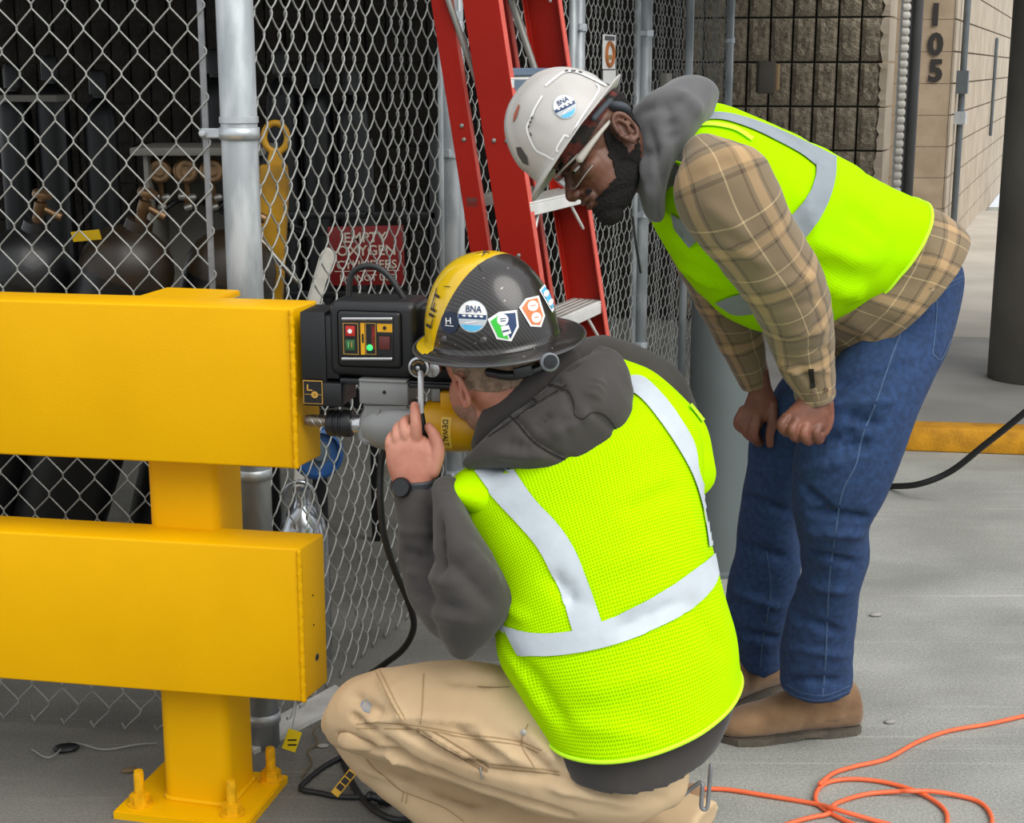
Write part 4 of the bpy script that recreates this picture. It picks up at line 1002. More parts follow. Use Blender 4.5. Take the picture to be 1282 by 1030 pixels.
# ================================================================ ORANGE CORD
M_or = mat('orange_cord', '#ee6c40', .5, var=.06, vscale=30)
def cord(pp, label, z=.006, name='extension_cord'):
    pts = [G(q[0], q[1], (q[2] if len(q) > 2 else z)) for q in pp]
    pp2 = catmull([tuple(p) for p in pts], 7); V0 = tube_rings([Vector(p) for p in pp2], .0052)
    a = [(c, x*1.0, y*1.0) for c, x, y in V0]
    V_, F_, u_ = loft_raw(a, 12, 1); o = link(name, mesh_of(name, V_, F_), None, M_or); tag(o, label, 'cord', 'orange cord on the floor'); return o
cord([(850, 985), (870, 987), (909, 988), (959, 995.6, .006), (1018, 1005.5), (1040, 1011, .017), (1057, 1016, .017), (1103, 1029), (1150, 1040), (1180, 1041), (1186, 1022), (1176, 1007), (1150, 991.5, .008), (1110, 979.5), (1071, 975), (1040, 978), (1025, 987, .008), (1021, 1001, .008), (1031, 1012, .006), (1052, 1024), (1090, 1040), (1160, 1060), (1230, 1050), (1242, 1030), (1235, 1011), (1215, 999.5), (1173, 991, .012), (1140, 990, .017), (1123, 990.6, .010), (1084, 994), (1047, 1005.5), (1037, 1018, .008), (1020, 1022), (998, 1027.5), (960, 1040)], 'flat orange extension cord looped on the floor by the boots')
cord([(1026, 981, .018), (1044, 967.5, .008), (1071, 959), (1110, 949.5), (1150, 928), (1189, 914.5), (1238, 906), (1282, 896), (1400, 870)], 'orange extension cord end running off to the right edge')
# ================================================================ LITTER AND THE PAD BY THE CORNER POST
M_pad = mat('pale_cement_pad', '#cfcec9', .9, col2='#b3b1ac', vscale=12, bump=.4, bscale=60)
a = [G(x, y) for x, y in ((318, 945), (392, 905), (445, 880), (420, 862), (350, 900), (305, 925))]
pd = slab('cement_pad', [(q.x, q.y) for q in a], 0, .012, M_pad); tag(pd, 'pale cement footing around the foot of the corner post', 'footing')
M_tagy = mat('yellow_card', '#ffe000', .5); q = P(366, 926, 3.33)
yt = thing('hanging_tag', q, 'bright yellow tag tied low on the mesh by the corner post', 'tag')
Myt = Matrix.Translation(q) @ Matrix.Rotation(.35, 4, 'Y') @ Matrix.Rotation(-.1, 4, 'X')
box('tag_card', (-.017, -.001, -.027), (.016, .001, .024), M_tagy, yt, Myt)
for k in range(2): box('tag_writing', (-.011, -.0015, -.002-.012*k), (.010, -.001, .002-.012*k), c2, yt, Myt @ Matrix.Rotation(-.35, 4, 'Y'))
tube('tag_wire', [Myt @ Vector((-.01, 0, .024)), Myt @ Vector((-.015, .02, .06)), Myt @ Vector((-.02, .04, .075))], .0012, M_wire, yt, 6, 3)
rnd = random.Random(5); M_peb = mat('pebble', '#9a9893', .9); M_leaf = mat('dry_leaf', '#6d5b42', .9)
def pebble(px, py, r_, m, lab, cat):
    q = G(px, py); V, F_ = ellipsoid(q+Vector((0, 0, r_*.4)), (Vector((r_*1.6, r_*.3, 0)), Vector((-r_*.2, r_, 0)), Vector((0, 0, r_*.5))), 10, 6)
    V = [Vector(v)+Vector((rnd.uniform(-1, 1), rnd.uniform(-1, 1), rnd.uniform(-.3, .3)))*r_*.15 for v in V]
    tag(link(cat.replace(' ', '_'), mesh_of(cat, V, F_), None, m), lab, cat)
pebble(1096, 771, .012, M_peb, 'small pale chip lying alone on the floor right of the jeans', 'chip')
pebble(1114, 905, .010, M_peb, 'tiny white chip on the floor between boot and orange cord', 'chip')
pebble(388, 900, .011, M_leaf, 'brown dry scrap on the pad beside the khaki knee', 'debris')
pebble(404, 935, .009, M_peb, 'pale crumb of cement between cable and pad', 'crumb')
pebble(83, 940, .020, M_dblk, 'small black lump at the foot of the front fence', 'debris')
pebble(162, 966, .012, M_leaf, 'dark scrap on the floor left of the base plate', 'debris')
def twine(pp, m, lab, r_=.002): tag(tube('twine', [G(x, y, z) for x, y, z in pp], r_, m, None, 6, 5), lab, 'twine')
twine([(408, 905, .015), (392, 915, .02), (398, 930, .006), (385, 940, .006), (390, 955, .006), (378, 972, .006)], M_leaf, 'frayed brown twine trailing across the cement pad')
twine([(40, 938, .006), (62, 948, .012), (90, 930, .01), (130, 938, .006), (170, 932, .006), (196, 930, .006)], M_wire, 'loose grey tie wire on the floor under the front fence', .0022)
# ================================================================ CLOTH AND SKIN MATERIALS
def vest_mat(name, holes=True):
    m = mat(name, '#c6ff0a', .85, spec=.03)
    nt = m.node_tree; b = bsdf(m); b.inputs['Base Color'].default_value = (.40, .82, 0, 1)
    tcn = nt.nodes.new('ShaderNodeTexCoord'); v = nt.nodes.new('ShaderNodeTexVoronoi'); v.voronoi_dimensions = '2D'; v.inputs['Scale'].default_value = 200; v.inputs['Randomness'].default_value = .12
    nt.links.new(tcn.outputs['UV'], v.inputs['Vector'])
    r = nt.nodes.new('ShaderNodeValToRGB'); nt.links.new(v.outputs['Distance'], r.inputs[0])
    r.color_ramp.elements[0].position = .20; r.color_ramp.elements[0].color = (.24, .53, .0, 1) if holes else (.34, .72, .0, 1)
    r.color_ramp.elements[1].position = .40; r.color_ramp.elements[1].color = (.50, .88, .0, 1) if holes else (.39, .80, 0, 1)
    nt.links.new(r.outputs[0], b.inputs['Base Color'])
    bp = nt.nodes.new('ShaderNodeBump'); bp.inputs['Strength'].default_value = .35; bp.inputs['Distance'].default_value = .002
    nt.links.new(v.outputs['Distance'], bp.inputs['Height']); nt.links.new(bp.outputs[0], b.inputs['Normal'])
    return m
M_vest = vest_mat('lime_mesh_fabric'); M_vest2 = vest_mat('lime_solid_fabric', False)
M_bind = mat('lime_binding', '#d0ff20', .6); bsdf(M_bind).inputs['Base Color'].default_value = (.55, .95, .01, 1)
M_refl = mat('silver_reflective_tape', '#bcc5cc', .65, metal=.05, var=.05, vscale=20, bump=.08, bscale=60)
M_refl_a = mat('grey_reflective_tape', '#8d969d', .6, metal=.1, var=.05, vscale=20, bump=.08, bscale=60)
M_hood_b = mat('charcoal_sweatshirt', '#423e3b', .95, col2='#363230', vscale=6, bump=.25, bscale=350, bdist=.002, sheen=.15)
M_hood_a = mat('grey_hood', '#5b5b5c', .95, var=.06, vscale=8, bump=.25, bscale=350, bdist=.002, sheen=.2)
M_khaki = mat('khaki_canvas', '#cfb590', .9, col2='#bfa37e', vscale=5, bump=.25, bscale=420, bdist=.0015)
M_jeans = mat('blue_denim', '#25406a', .9, col2='#1c3254', vscale=70, bump=.35, bscale=380, bdist=.002)
M_jseam = mat('denim_seam', '#3c5373', .9, var=.15, vscale=90); M_kseam = mat('khaki_stitching', '#a2875f', .9)
M_kdark = mat('khaki_fold_shade', '#8d7454', .9)  # darker strips that paint shade into the trouser folds
M_suede = mat('tan_suede', '#8f7152', .95, col2='#775b40', vscale=14, bump=.35, bscale=140, bdist=.003, sheen=.2)
M_sole = mat('worn_sole', '#5f574c', .9, col2='#4c463e', vscale=20, bump=.4, bscale=90)
M_skin_a = mat('deep_brown_skin', '#69432f', .48, col2='#57362a', vscale=14, bump=.12, bscale=220, bdist=.002)
M_skin_ah = mat('brown_hand_skin', '#8a5745', .5, col2='#6b4233', vscale=22, bump=.2, bscale=160, bdist=.002)
M_skin_b = mat('ruddy_fair_skin', '#c58a74', .5, col2='#b0705c', vscale=22, bump=.12, bscale=240, bdist=.002)
M_beard = mat('black_beard', '#120e0c', .95, bump=.9, bscale=420, bdist=.006)
M_band = mat('red_brown_bandana', '#6a3028', .9, col2='#26231f', vscale=32, lo=.46, hi=.54)
M_greyc = mat('grey_headband_cloth', '#444a50', .9, var=.1, vscale=20)
M_hair_b = mat('greying_short_hair', '#a58d76', .9, col2='#7c6553', vscale=70, bump=.7, bscale=500, bdist=.003)
M_hatw = mat('white_hat_shell', '#bdbab5', .36, col2='#b0aca6', vscale=7, spec=.5)
M_haty = mat('glossy_yellow_shell', '#e9c400', .22, col2='#d8b000', vscale=9, coat=.5, bump=.03, bscale=70)
def carbon():
    m = mat('carbon_fibre_shell', '#1d1a18', .3, coat=.5); nt = m.node_tree; b = bsdf(m)
    tcn = nt.nodes.new('ShaderNodeTexCoord'); wv = nt.nodes.new('ShaderNodeTexWave'); wv.inputs['Scale'].default_value = 62; wv.bands_direction = 'DIAGONAL'; wv.inputs['Distortion'].default_value = .6
    nt.links.new(tcn.outputs['Object'], wv.inputs['Vector']); r = nt.nodes.new('ShaderNodeValToRGB'); nt.links.new(wv.outputs['Fac'], r.inputs[0])
    r.color_ramp.elements[0].color = (.006, .005, .005, 1); r.color_ramp.elements[1].color = (.036, .031, .028, 1)
    n = nt.nodes.new('ShaderNodeTexNoise'); n.inputs['Scale'].default_value = 95; nt.links.new(tcn.outputs['Object'], n.inputs['Vector'])
    r2 = nt.nodes.new('ShaderNodeValToRGB'); nt.links.new(n.outputs['Fac'], r2.inputs[0]); r2.color_ramp.elements[0].position = .74; r2.color_ramp.elements[1].position = .76
    r2.color_ramp.elements[0].color = (0, 0, 0, 1); r2.color_ramp.elements[1].color = (.4, .35, .28, 1)
    mx = nt.nodes.new('ShaderNodeMix'); mx.data_type = 'RGBA'; mx.blend_type = 'ADD'; mx.inputs[0].default_value = 1
    nt.links.new(r.outputs[0], mx.inputs[6]); nt.links.new(r2.outputs[0], mx.inputs[7]); nt.links.new(mx.outputs[2], b.inputs['Base Color'])
    return m
M_carbon = carbon()
def plaid():
    m = mat('tan_plaid_flannel', '#8d7c60', .95, sheen=.15); nt = m.node_tree; b = bsdf(m)
    uv = nt.nodes.new('ShaderNodeTexCoord'); sp = nt.nodes.new('ShaderNodeSeparateXYZ'); nt.links.new(uv.outputs['UV'], sp.inputs[0])
    def band(sock, period, ph_):
        a = nt.nodes.new('ShaderNodeMath'); a.operation = 'MULTIPLY_ADD'; a.inputs[1].default_value = 1/period; a.inputs[2].default_value = ph_
        nt.links.new(sock, a.inputs[0]); f = nt.nodes.new('ShaderNodeMath'); f.operation = 'FRACT'; nt.links.new(a.outputs[0], f.inputs[0])
        r = nt.nodes.new('ShaderNodeValToRGB'); r.color_ramp.interpolation = 'CONSTANT'; nt.links.new(f.outputs[0], r.inputs[0])
        base, dark, cream, line = lin('#7d6c53'), lin('#4d3f30'), lin('#b3946b'), lin('#c9b28a')
        cr = r.color_ramp; cr.elements[0].position = 0; cr.elements[0].color = base; cr.elements[1].position = .24; cr.elements[1].color = line
        for p_, c in ((.265, base), (.50, dark), (.535, base), (.58, cream), (.74, base), (.785, dark), (.82, base)):
            e = cr.elements.new(p_); e.color = c
        return r.outputs[0]
    a = band(sp.outputs['X'], .105, .2); c = band(sp.outputs['Y'], .125, .1)
    mx = nt.nodes.new('ShaderNodeMix'); mx.data_type = 'RGBA'; mx.inputs[0].default_value = .5; nt.links.new(a, mx.inputs[6]); nt.links.new(c, mx.inputs[7])
    nt.links.new(mx.outputs[2], b.inputs['Base Color'])
    n2 = nt.nodes.new('ShaderNodeTexNoise'); n2.inputs['Scale'].default_value = 400; bp = nt.nodes.new('ShaderNodeBump'); bp.inputs['Strength'].default_value = .2; bp.inputs['Distance'].default_value = .002
    nt.links.new(uv.outputs['Object'], n2.inputs['Vector']); nt.links.new(n2.outputs['Fac'], bp.inputs['Height']); nt.links.new(bp.outputs[0], b.inputs['Normal'])
    return m
M_plaid = plaid()
def shrink(R, k): return [(c, a*k, b*k) for c, a, b in R]
def solid(o, t=.004):
    co = coords(o.data); no = normals(o.data); inward = ((co-co.mean(0))*no).sum(1).mean() < 0
    md = o.modifiers.new('cloth_thickness', 'SOLIDIFY'); md.thickness = t; md.offset = 1 if inward else -1; return o
def segs(me, lst, Yg=None):
    """fold lines given by picture points, carried onto the cloth surface"""
    bv = bvh_of(me); res = []
    for x0, y0, x1, y1, wd, am in lst:
        n = 3
        prev = hit(bv, x0, y0)
        for k in range(1, n+1):
            t = k/n; q = hit(bv, x0+(x1-x0)*t, y0+(y1-y0)*t)
            if q is not None and prev is not None and (q-prev).length < .25 and (q-prev).length > 1e-4: res.append((prev, q, wd, am))
            prev = q if q is not None else prev
    return res
def boot(name, heel, toe, parent, shaft_top, rwid=.052, m=M_suede, shaft_c=None, shaft_r=.058):
    """leather work boot standing on the ground from heel to toe"""
    h = Vector(heel); t = Vector(toe); L = (t-h).length; d = (t-h).normalized(); s = Vector((0, 0, 1)).cross(d).normalized(); up = d.cross(s).normalized()
    if up.z < 0: up = -up
    st = [(.00, .022, .095, .026), (.03, .016, .125, .034), (.14, .014, .150, .038), (.28, .014, .150, .038), (.40, .014, .138, .038), (.54, .013, .114, .042), (.70, .012, .094, .047), (.84, .012, .082, .047), (.94, .014, .068, .039), (1.0, .020, .050, .022)]
    R = [(h+d*(u*L)+up*((a+b)/2), up*((b-a)/2), s*w) for u, a, b, w in st]
    up_ = loft_raw(R, 28, 4, p=2.3)
    sc_ = shaft_c if shaft_c is not None else h+d*(.22*L)
    SR = [(h+d*(.22*L)+up*.05, d*.055, s*.040), (h+d*(.20*L)+up*.10, d*.058, s*.044), (Vector(sc_)+Vector((0, 0, shaft_top)), d*shaft_r, s*.048)]
    sh_ = loft_raw(SR, 28, 4, 'flat', 'flat')
    me = fuse([up_, sh_], .0045, 3); wrinkle(me, .0018, (22, 22, 22), 3)
    o = link(name, me, parent, m)
    V = []; Fc = []
    out = []
    for k in range(40):
        a = 2*math.pi*k/40; u = .5-.5*math.cos(a); wd = np.interp(u, [0, .05, .2, .4, .6, .75, .9, 1], [.014, .030, .035, .034, .041, .047, .042, .010]); out.append((u*1.03-.015, wd*(1 if a < math.pi else -1)*1.06))
    for i, (z0, z1) in enumerate(((.004, .022),)):
        for zz in (z0, z1):
            for u, w_ in out:
                
                V.append(h+d*(u*L)+s*w_+up*(zz+(.007 if zz < .01 and .30 < u < .5 else 0)-.004))
    n = 40; Fc = [tuple(range(n))[::-1], tuple(n+k for k in range(n))]+[(k, (k+1) % n, n+(k+1) % n, n+k) for k in range(n)]
    so = link('sole', mesh_of('sole', V, Fc, smooth=False), o, M_sole)
    return o

def piping(name, pts, r_, m, parent):
    pts = [Vector(p) for p in pts]; pts.append(pts[0].copy()); V_, F_, u_ = loft_raw(tube_rings(pts, r_), 8, 1, None, None)
    return link(name, mesh_of(name, V_, F_), parent, m)
# ================================================================ WORKER A: bending man in plaid
A = thing('person', (.66, 3.5, 0), 'man in white hard hat and lime vest bending forward with fists on his knees', 'person')
torso = rings([(812, 186, 842, 152, 3.05, .20), (819, 202, 862, 142, 3.07, .29), (818, 238, 905, 138, 3.10, .36), (825, 288, 952, 149, 3.15, .40), (845, 330, 1002, 171, 3.20, .44), (880, 374, 1048, 194, 3.26, .42), (925, 402, 1092, 220, 3.31, .40), (975, 412, 1116, 232, 3.35, .37, -.12), (1028, 407, 1145, 249, 3.375, .365, -.27)])
tail = rings([(960, 396, 1085, 226, 3.33, .28), (1008, 420, 1122, 242, 3.36, .31), (1038, 446, 1172, 262, 3.38, .365, -.15), (1044, 458, 1200, 286, 3.40, .385, -.27), (1047, 462, 1205, 316, 3.40, .39, -.36)])
slv = rings([(856, 214, 912, 188, 2.97, .14), (842, 234, 952, 192, 2.94, .19), (853, 277, 972, 222, 2.94, .20), (893, 327, 993, 270, 2.97, .18), (928, 372, 1020, 316, 3.01, .16), (949, 405, 1037, 360, 3.06, .15), (962, 435, 1043, 410, 3.12, .13), (975, 464, 1046, 450, 3.14, .115), (992, 489, 1045, 478, 3.15, .10), (998, 503, 1044, 491, 3.155, .095)])
slf = rings([(838, 320, 900, 290, 3.42, .15), (862, 365, 926, 345, 3.46, .14), (881, 402, 950, 386, 3.50, .12), (906, 448, 958, 430, 3.53, .11), (929, 485, 961, 469, 3.55, .09)])
legn = rings([(1070, 430, 1182, 308, 3.38, .20), (1052, 455, 1207, 345, 3.38, .23), (1028, 487, 1193, 420, 3.32, .22), (1004, 528, 1165, 482, 3.26, .21), (994, 580, 1136, 548, 3.24, .20), (993, 628, 1110, 608, 3.25, .19), (998, 666, 1087, 648, 3.28, .175), (1004, 700, 1087, 684, 3.31, .17), (1002, 738, 1077, 728, 3.34, .165), (986, 772, 1071, 770, 3.37, .16), (978, 812, 1067, 814, 3.40, .16), (978, 859, 1066, 853, 3.42, .165)])
legf = rings([(1035, 440, 1180, 340, 3.50, .24), (985, 480, 1130, 440, 3.54, .22), (943, 540, 1050, 540, 3.58, .20), (936, 590, 1010, 600, 3.58, .19), (927, 640, 1000, 652, 3.60, .18), (921, 690, 1002, 698, 3.62, .17), (911, 732, 998, 735, 3.64, .17), (911, 775, 985, 780, 3.66, .165), (919, 800, 979, 800, 3.68, .155), (925, 829, 978, 827, 3.69, .155)])
# --- shirt: sleeves and tail keep their own thread directions
def loft_obj(name, R, m, parent, nu=48, sub=8, cap=('round', None), wr=None, folds=None, seed=0, t=.003, extra=None):
    V, Fc, uv = loft_raw(R, nu, sub, cap[0], cap[1]); me = mesh_of(name, V, Fc, uv)
    if wr: wrinkle(me, wr[0], wr[1], seed)
    if folds: crease(me, segs(me, folds))
    o = link(name, me, parent, m)
    if t: solid(o, t)
    return o, me
o_sleeve, me_sleeve = loft_obj('shirt_sleeve', slv, M_plaid, A, 56, 10, ('round', None), (.006, (9, 9, 9)), [
    (900, 300, 960, 330, .012, -.010), (880, 250, 940, 300, .014, -.008), (950, 360, 1020, 345, .012, -.012), (955, 390, 1030, 375, .010, .008), (975, 420, 1035, 412, .009, -.010), (985, 440, 1040, 436, .008, .007), (975, 450, 1000, 470, .009, -.010), (1000, 455, 1020, 485, .008, .006), (870, 225, 920, 200, .014, .007), (990, 462, 1040, 464, .006, -.007)], 1)
o_tail, me_tail = loft_obj('shirt_tail', tail, M_plaid, A, 64, 10, (None, None), (.007, (7, 7, 7)), [
    (1060, 400, 1100, 430, .012, -.010), (1090, 370, 1130, 400, .012, -.009), (1110, 345, 1165, 360, .014, .008), (1150, 290, 1180, 340, .012, -.008), (1060, 425, 1090, 420, .010, .008)], 2)
o_slf, me_slf = loft_obj('shirt_sleeve', slf, M_plaid, A, 40, 8, ('round', None), (.006, (10, 10, 10)), [(890, 400, 940, 415, .010, -.010), (905, 430, 950, 440, .008, .008)], 3)
cuff = loft_obj('cuff', [(slv[-2][0]*.45+slv[-1][0]*.55, (slv[-2][1]+slv[-1][1])*.52, (slv[-2][2]+slv[-1][2])*.53), (slv[-1][0], slv[-1][1]*1.05, slv[-1][2]*1.06)], M_plaid, o_sleeve, 40, 4, (None, None))[0]
M_button = mat('brown_button', '#5a4330', .4)
bvs = bvh_of(me_sleeve)
for x_, y_ in ((1033, 487), (1018, 491)):
    q = hit(bvs, x_, y_, .004); 
    if q: lathe('button', [(.0045, -.001), (.0050, .001), (.0030, .0018), (.0012, .001)], axis_frame(q, CAM-q), M_button, o_sleeve, 14)
d = Decal(); d.poly([(1012, 462), (1018, 462), (1021, 484), (1014, 486)], mat('dark_opening', '#1e1812', .95), bvs, .0035); d.done('sleeve_placket', o_sleeve)
# --- jeans
jm = fuse([loft_raw(legn, 40, 6, 'round', 'flat'), loft_raw(legf, 36, 6, 'round', 'flat')], .0075, 3)
wrinkle(jm, .006, (8, 8, 6), 5)
crease(jm, segs(jm, [(1010, 560, 1075, 540, .014, -0.0180), (1000, 590, 1060, 575, .012, 0.0150), (1060, 520, 1100, 530, .012, -0.0150), (1050, 560, 1090, 555, .012, -0.0180), (1005, 610, 1040, 640, .012, -0.0150), (1015, 640, 1085, 648, .010, -0.0210), (1010, 665, 1080, 668, .012, 0.0150), (1012, 690, 1070, 705, .010, -0.0180), (1000, 730, 1060, 740, .012, 0.0120), (995, 770, 1050, 790, .012, -0.0135), (985, 810, 1060, 820, .012, 0.0105), (985, 850, 1050, 852, .010, -0.0150), (1040, 485, 1140, 455, .014, -0.0135), (1030, 510, 1120, 500, .012, 0.0135), (930, 620, 985, 640, .012, -0.0165), (925, 680, 985, 700, .014, -0.0150), (920, 740, 975, 760, .012, 0.0150), (925, 790, 975, 800, .010, -0.0150), (1100, 420, 1170, 380, .014, 0.0090)]))
jeans = link('jeans', jm, A, M_jeans); bvj = bvh_of(jm)
d = Decal()
def seamline(d, pts, w_, m, bv, off=.0012):
    p = np.array(catmull(pts, 6)); tg = np.gradient(p, axis=0); tg /= np.linalg.norm(tg, axis=1)[:, None]+1e-9; nn = np.stack([-tg[:, 1], tg[:, 0]], 1)*w_/2
    d.grid((p-nn).tolist(), (p+nn).tolist(), m, bv, off, 1, 1)
seamline(d, [(1135, 398), (1115, 450), (1098, 500), (1080, 545), (1072, 580), (1055, 615), (1047, 660), (1040, 710), (1036, 770), (1034, 820), (1030, 872)], 2.4, M_jseam, bvj)
seamline(d, [(1172, 362), (1206, 345)], 1.8, M_jseam, bvj); seamline(d, [(1172, 367), (1205, 351)], 1.2, M_jseam, bvj)
seamline(d, [(1173, 364), (1172, 400), (1167, 443)], 1.6, M_jseam, bvj); seamline(d, [(1167, 443), (1178, 449), (1190, 424)], 1.6, M_jseam, bvj)
seamline(d, [(960, 690), (965, 740), (955, 800), (952, 836)], 1.6, M_jseam, bvj)
for o_ in ((982, 862, 1000, 872, 1030, 876, 1064, 864), (984, 856, 1003, 866, 1032, 870, 1064, 858)): seamline(d, [(o_[i], o_[i+1]) for i in range(0, 8, 2)], 1.6, M_jseam, bvj)
d.done('denim_seams', jeans)
# --- boots
boot('boot', G(1073, 914), G(903, 927), A, .155, shaft_c=G(1021, 925)+Vector((0, .02, 0)))
boot('boot', G(982, 858), G(872, 896), A, .15, shaft_c=G(952, 876))
# --- head, in its own frame: forward, towards-camera side, up
IM_U = Vector((0, SP, CP)); IM_R = Vector((1, 0, 0)); IM_T = Vector((0, -CP, SP))
def headframe(px, py, Y, ang, yaw=0.):
    c = P(px, py, Y); f = IM_R*math.cos(math.radians(ang))+IM_U*math.sin(math.radians(ang)); l = IM_T.copy()
    u = f.cross(l); 
    if u.dot(IM_U) < 0: u = -u
    R = Matrix.Rotation(math.radians(yaw), 3, u); f = R @ f; l = R @ l
    return c, f, l, u
hc, hf, hl, hu = headframe(742, 174, 3.02, 225, 7)
def H(f, l, u): return hc+hf*f+hl*l+hu*u
def HE(c, ax, nu=24, nv=16): return ellipsoid(H(*c), (hf*ax[0], hl*ax[1], hu*ax[2]), nu, nv)
head_parts = [HE((-.004, 0, .022), (.098, .077, .085)), HE((.030, 0, -.045), (.060, .060, .072)), HE((.032, 0, -.092), (.058, .050, .036)), HE((.080, 0, -.126), (.022, .027, .022)), HE((.050, 0, -.108), (.05, .044, .03)),
    HE((.074, 0, -.002), (.020, .050, .013)), HE((.030, .022, -.085), (.05, .035, .035)), HE((.030, -.022, -.085), (.05, .035, .035)), HE((.086, 0, -.080), (.016, .030, .022)),
    HE((.050, .040, -.040), (.030, .022, .020)), HE((.050, -.040, -.040), (.030, .022, .020)),
    raw_tube([H(.082, 0, -.008), H(.094, 0, -.028), H(.110, 0, -.050)], [.008, .009, .013], 14, 4), HE((.104, .012, -.056), (.012, .009, .009)), HE((.104, -.012, -.056), (.012, .009, .009)), HE((.096, 0, -.058), (.016, .014, .010)),
    HE((.100, 0, -.0765), (.009, .023, .0062)), HE((.097, 0, -.0905), (.010, .021, .0072)), HE((.090, .012, -.0765), (.012, .016, .006)), HE((.090, -.012, -.0765), (.012, .016, .006)),
    raw_tube([H(-.02, 0, -.05), P(795, 200, 3.05), P(825, 208, 3.09), P(846, 212, 3.12)], [.062, .062, .062, .06], 20, 4)]
def ear(side, cx=-.034, cu=-.034):
    L = .072*side; ps_ = []
    for k in range(13):
        a = math.radians(-150+k*27); ps_.append(H(cx-.004+.017*math.cos(a+math.pi), L+side*(.010+.004*math.sin(a)), cu+.030*math.sin(a)))
    out = [raw_tube(ps_, .0052, 10, 3), HE((cx, L, cu), (.013, .008, .024)), HE((cx+.013, L+side*.006, cu-.004), (.005, .006, .007)), HE((cx+.003, L+side*.008, cu-.027), (.009, .006, .009))]
    ps2 = [H(cx-.004, L+side*.010, cu+.018), H(cx-.009, L+side*.013, cu+.002), H(cx-.003, L+side*.011, cu-.014)]
    out.append(raw_tube(ps2, .004, 8, 3)); return out
head_parts += ear(1)+ear(-1)
hm = fuse(head_parts, .0024, 5, .5)
# eyes and lids
def local_h(co): 
    r = co-np.array(hc); return r@np.array(hf), r@np.array(hl), r@np.array(hu)
co = coords(hm); F_, L_, U_ = local_h(co); no = normals(hm)
dsp = np.zeros(len(co))
for s_ in (1, -1):    # eye sockets, mouth crease, nostril
    dsp -= .007*np.exp(-(((F_-.082)/.02)**2+((L_-s_*.031)/.015)**2+((U_+.020)/.010)**2))
    dsp -= .003*np.exp(-(((F_-.10)/.012)**2+((L_-s_*.009)/.005)**2+((U_+.064)/.004)**2))
    dsp += .002*np.exp(-(((F_-.07)/.02)**2+((L_-s_*.036)/.018)**2+((U_-.002)/.006)**2))
dsp -= .004*np.exp(-(((F_-.104)/.014)**2+((L_)/.024)**2+((U_+.0835)/.0022)**2))
setco(hm, co+no*dsp[:, None])
# --- body: one figure under the clothes
def fist(kn, wrist, bk, rad, curl_dir, th):
    pass
def hand_parts(palm, fingers, thumb):
    """palm: list of (pt, a, b) rings; fingers: list of (pts, radii)"""
    return [loft_raw(palm, 20, 5)]+[raw_tube(p_, r_, 12, 5) for p_, r_ in fingers]+[raw_tube(thumb[0], thumb[1], 12, 5)]
def px_(x, y, Y): return P(x, y, Y)
YN = 3.13
near_hand = hand_parts(rings([(1003, 488, 1038, 480, YN+.02, .045), (996, 502, 1042, 500, YN+.01, .050), (982, 517, 1040, 519, YN, .046), (977, 530, 1034, 537, YN-.005, .042)]),
    [([px_(984, 522, YN-.01), px_(978, 532, YN-.02), px_(984, 541, YN-.005), px_(993, 540, YN+.03)], [.0105, .0112, .0100, .0085]),
     ([px_(996, 527, YN-.015), px_(991, 539, YN-.028), px_(997, 548, YN-.008), px_(1005, 545, YN+.03)], [.0112, .0120, .0108, .009]),
     ([px_(1010, 531, YN-.015), px_(1006, 543, YN-.028), px_(1012, 552, YN-.008), px_(1018, 548, YN+.03)], [.0112, .0120, .0108, .009]),
     ([px_(1025, 532, YN-.012), px_(1021, 543, YN-.022), px_(1025, 551, YN-.004), px_(1029, 546, YN+.03)], [.0108, .0115, .0105, .009])],
    ([px_(1036, 505, YN), px_(1037, 525, YN+.005), px_(1032, 540, YN), px_(1021, 547, YN-.01)], [.014, .0125, .011, .009]))
YF = 3.53
far_hand = hand_parts(rings([(939, 466, 962, 462, YF, .05), (938, 488, 966, 484, YF, .048), (931, 508, 974, 505, YF, .05), (926, 524, 972, 522, YF, .044)]),
    [([px_(931, 514, YF), px_(924, 530, YF-.01), px_(934, 539, YF+.01), px_(945, 535, YF+.03)], [.013, .0125, .011, .009]),
     ([px_(938, 520, YF-.01), px_(933, 537, YF-.02), px_(943, 548, YF), px_(951, 541, YF+.025)], [.013, .013, .0115, .0095]),
     ([px_(948, 524, YF-.015), px_(943, 543, YF-.025), px_(950, 554, YF-.005), px_(957, 546, YF+.02)], [.0125, .0125, .011, .0095]),
     ([px_(955, 524, YF+.02), px_(950, 540, YF+.03), px_(957, 550, YF+.03)], [.012, .0115, .01])],
    ([px_(966, 508, YF-.01), px_(967, 528, YF-.025), px_(964, 543, YF-.03), px_(964, 556, YF-.03)], [.0145, .0125, .011, .0095]))
nh = fuse(near_hand, .0024, 3); fh = fuse(far_hand, .0024, 3)
body_in = fuse([loft_raw(shrink(torso[2:8], .74), 28, 4), loft_raw(shrink(tail, .78), 28, 4), loft_raw(shrink(legn, .78), 24, 4), loft_raw(shrink(legf, .78), 24, 4), loft_raw(shrink(slv[:-1], .74), 20, 4), loft_raw(shrink(slf, .74), 20, 4),
    raw_tube([slv[-3][0], slv[-1][0]], .024, 16, 1), raw_tube([slf[-2][0], P(950, 480, YF)], .026, 16, 1), raw_tube([legn[-2][0], G(1038, 920)+Vector((0, .015, .10))], .028, 16, 1), raw_tube([legf[-2][0], G(955, 868)+Vector((0, .01, .10))], .028, 16, 1)], .012, 2)
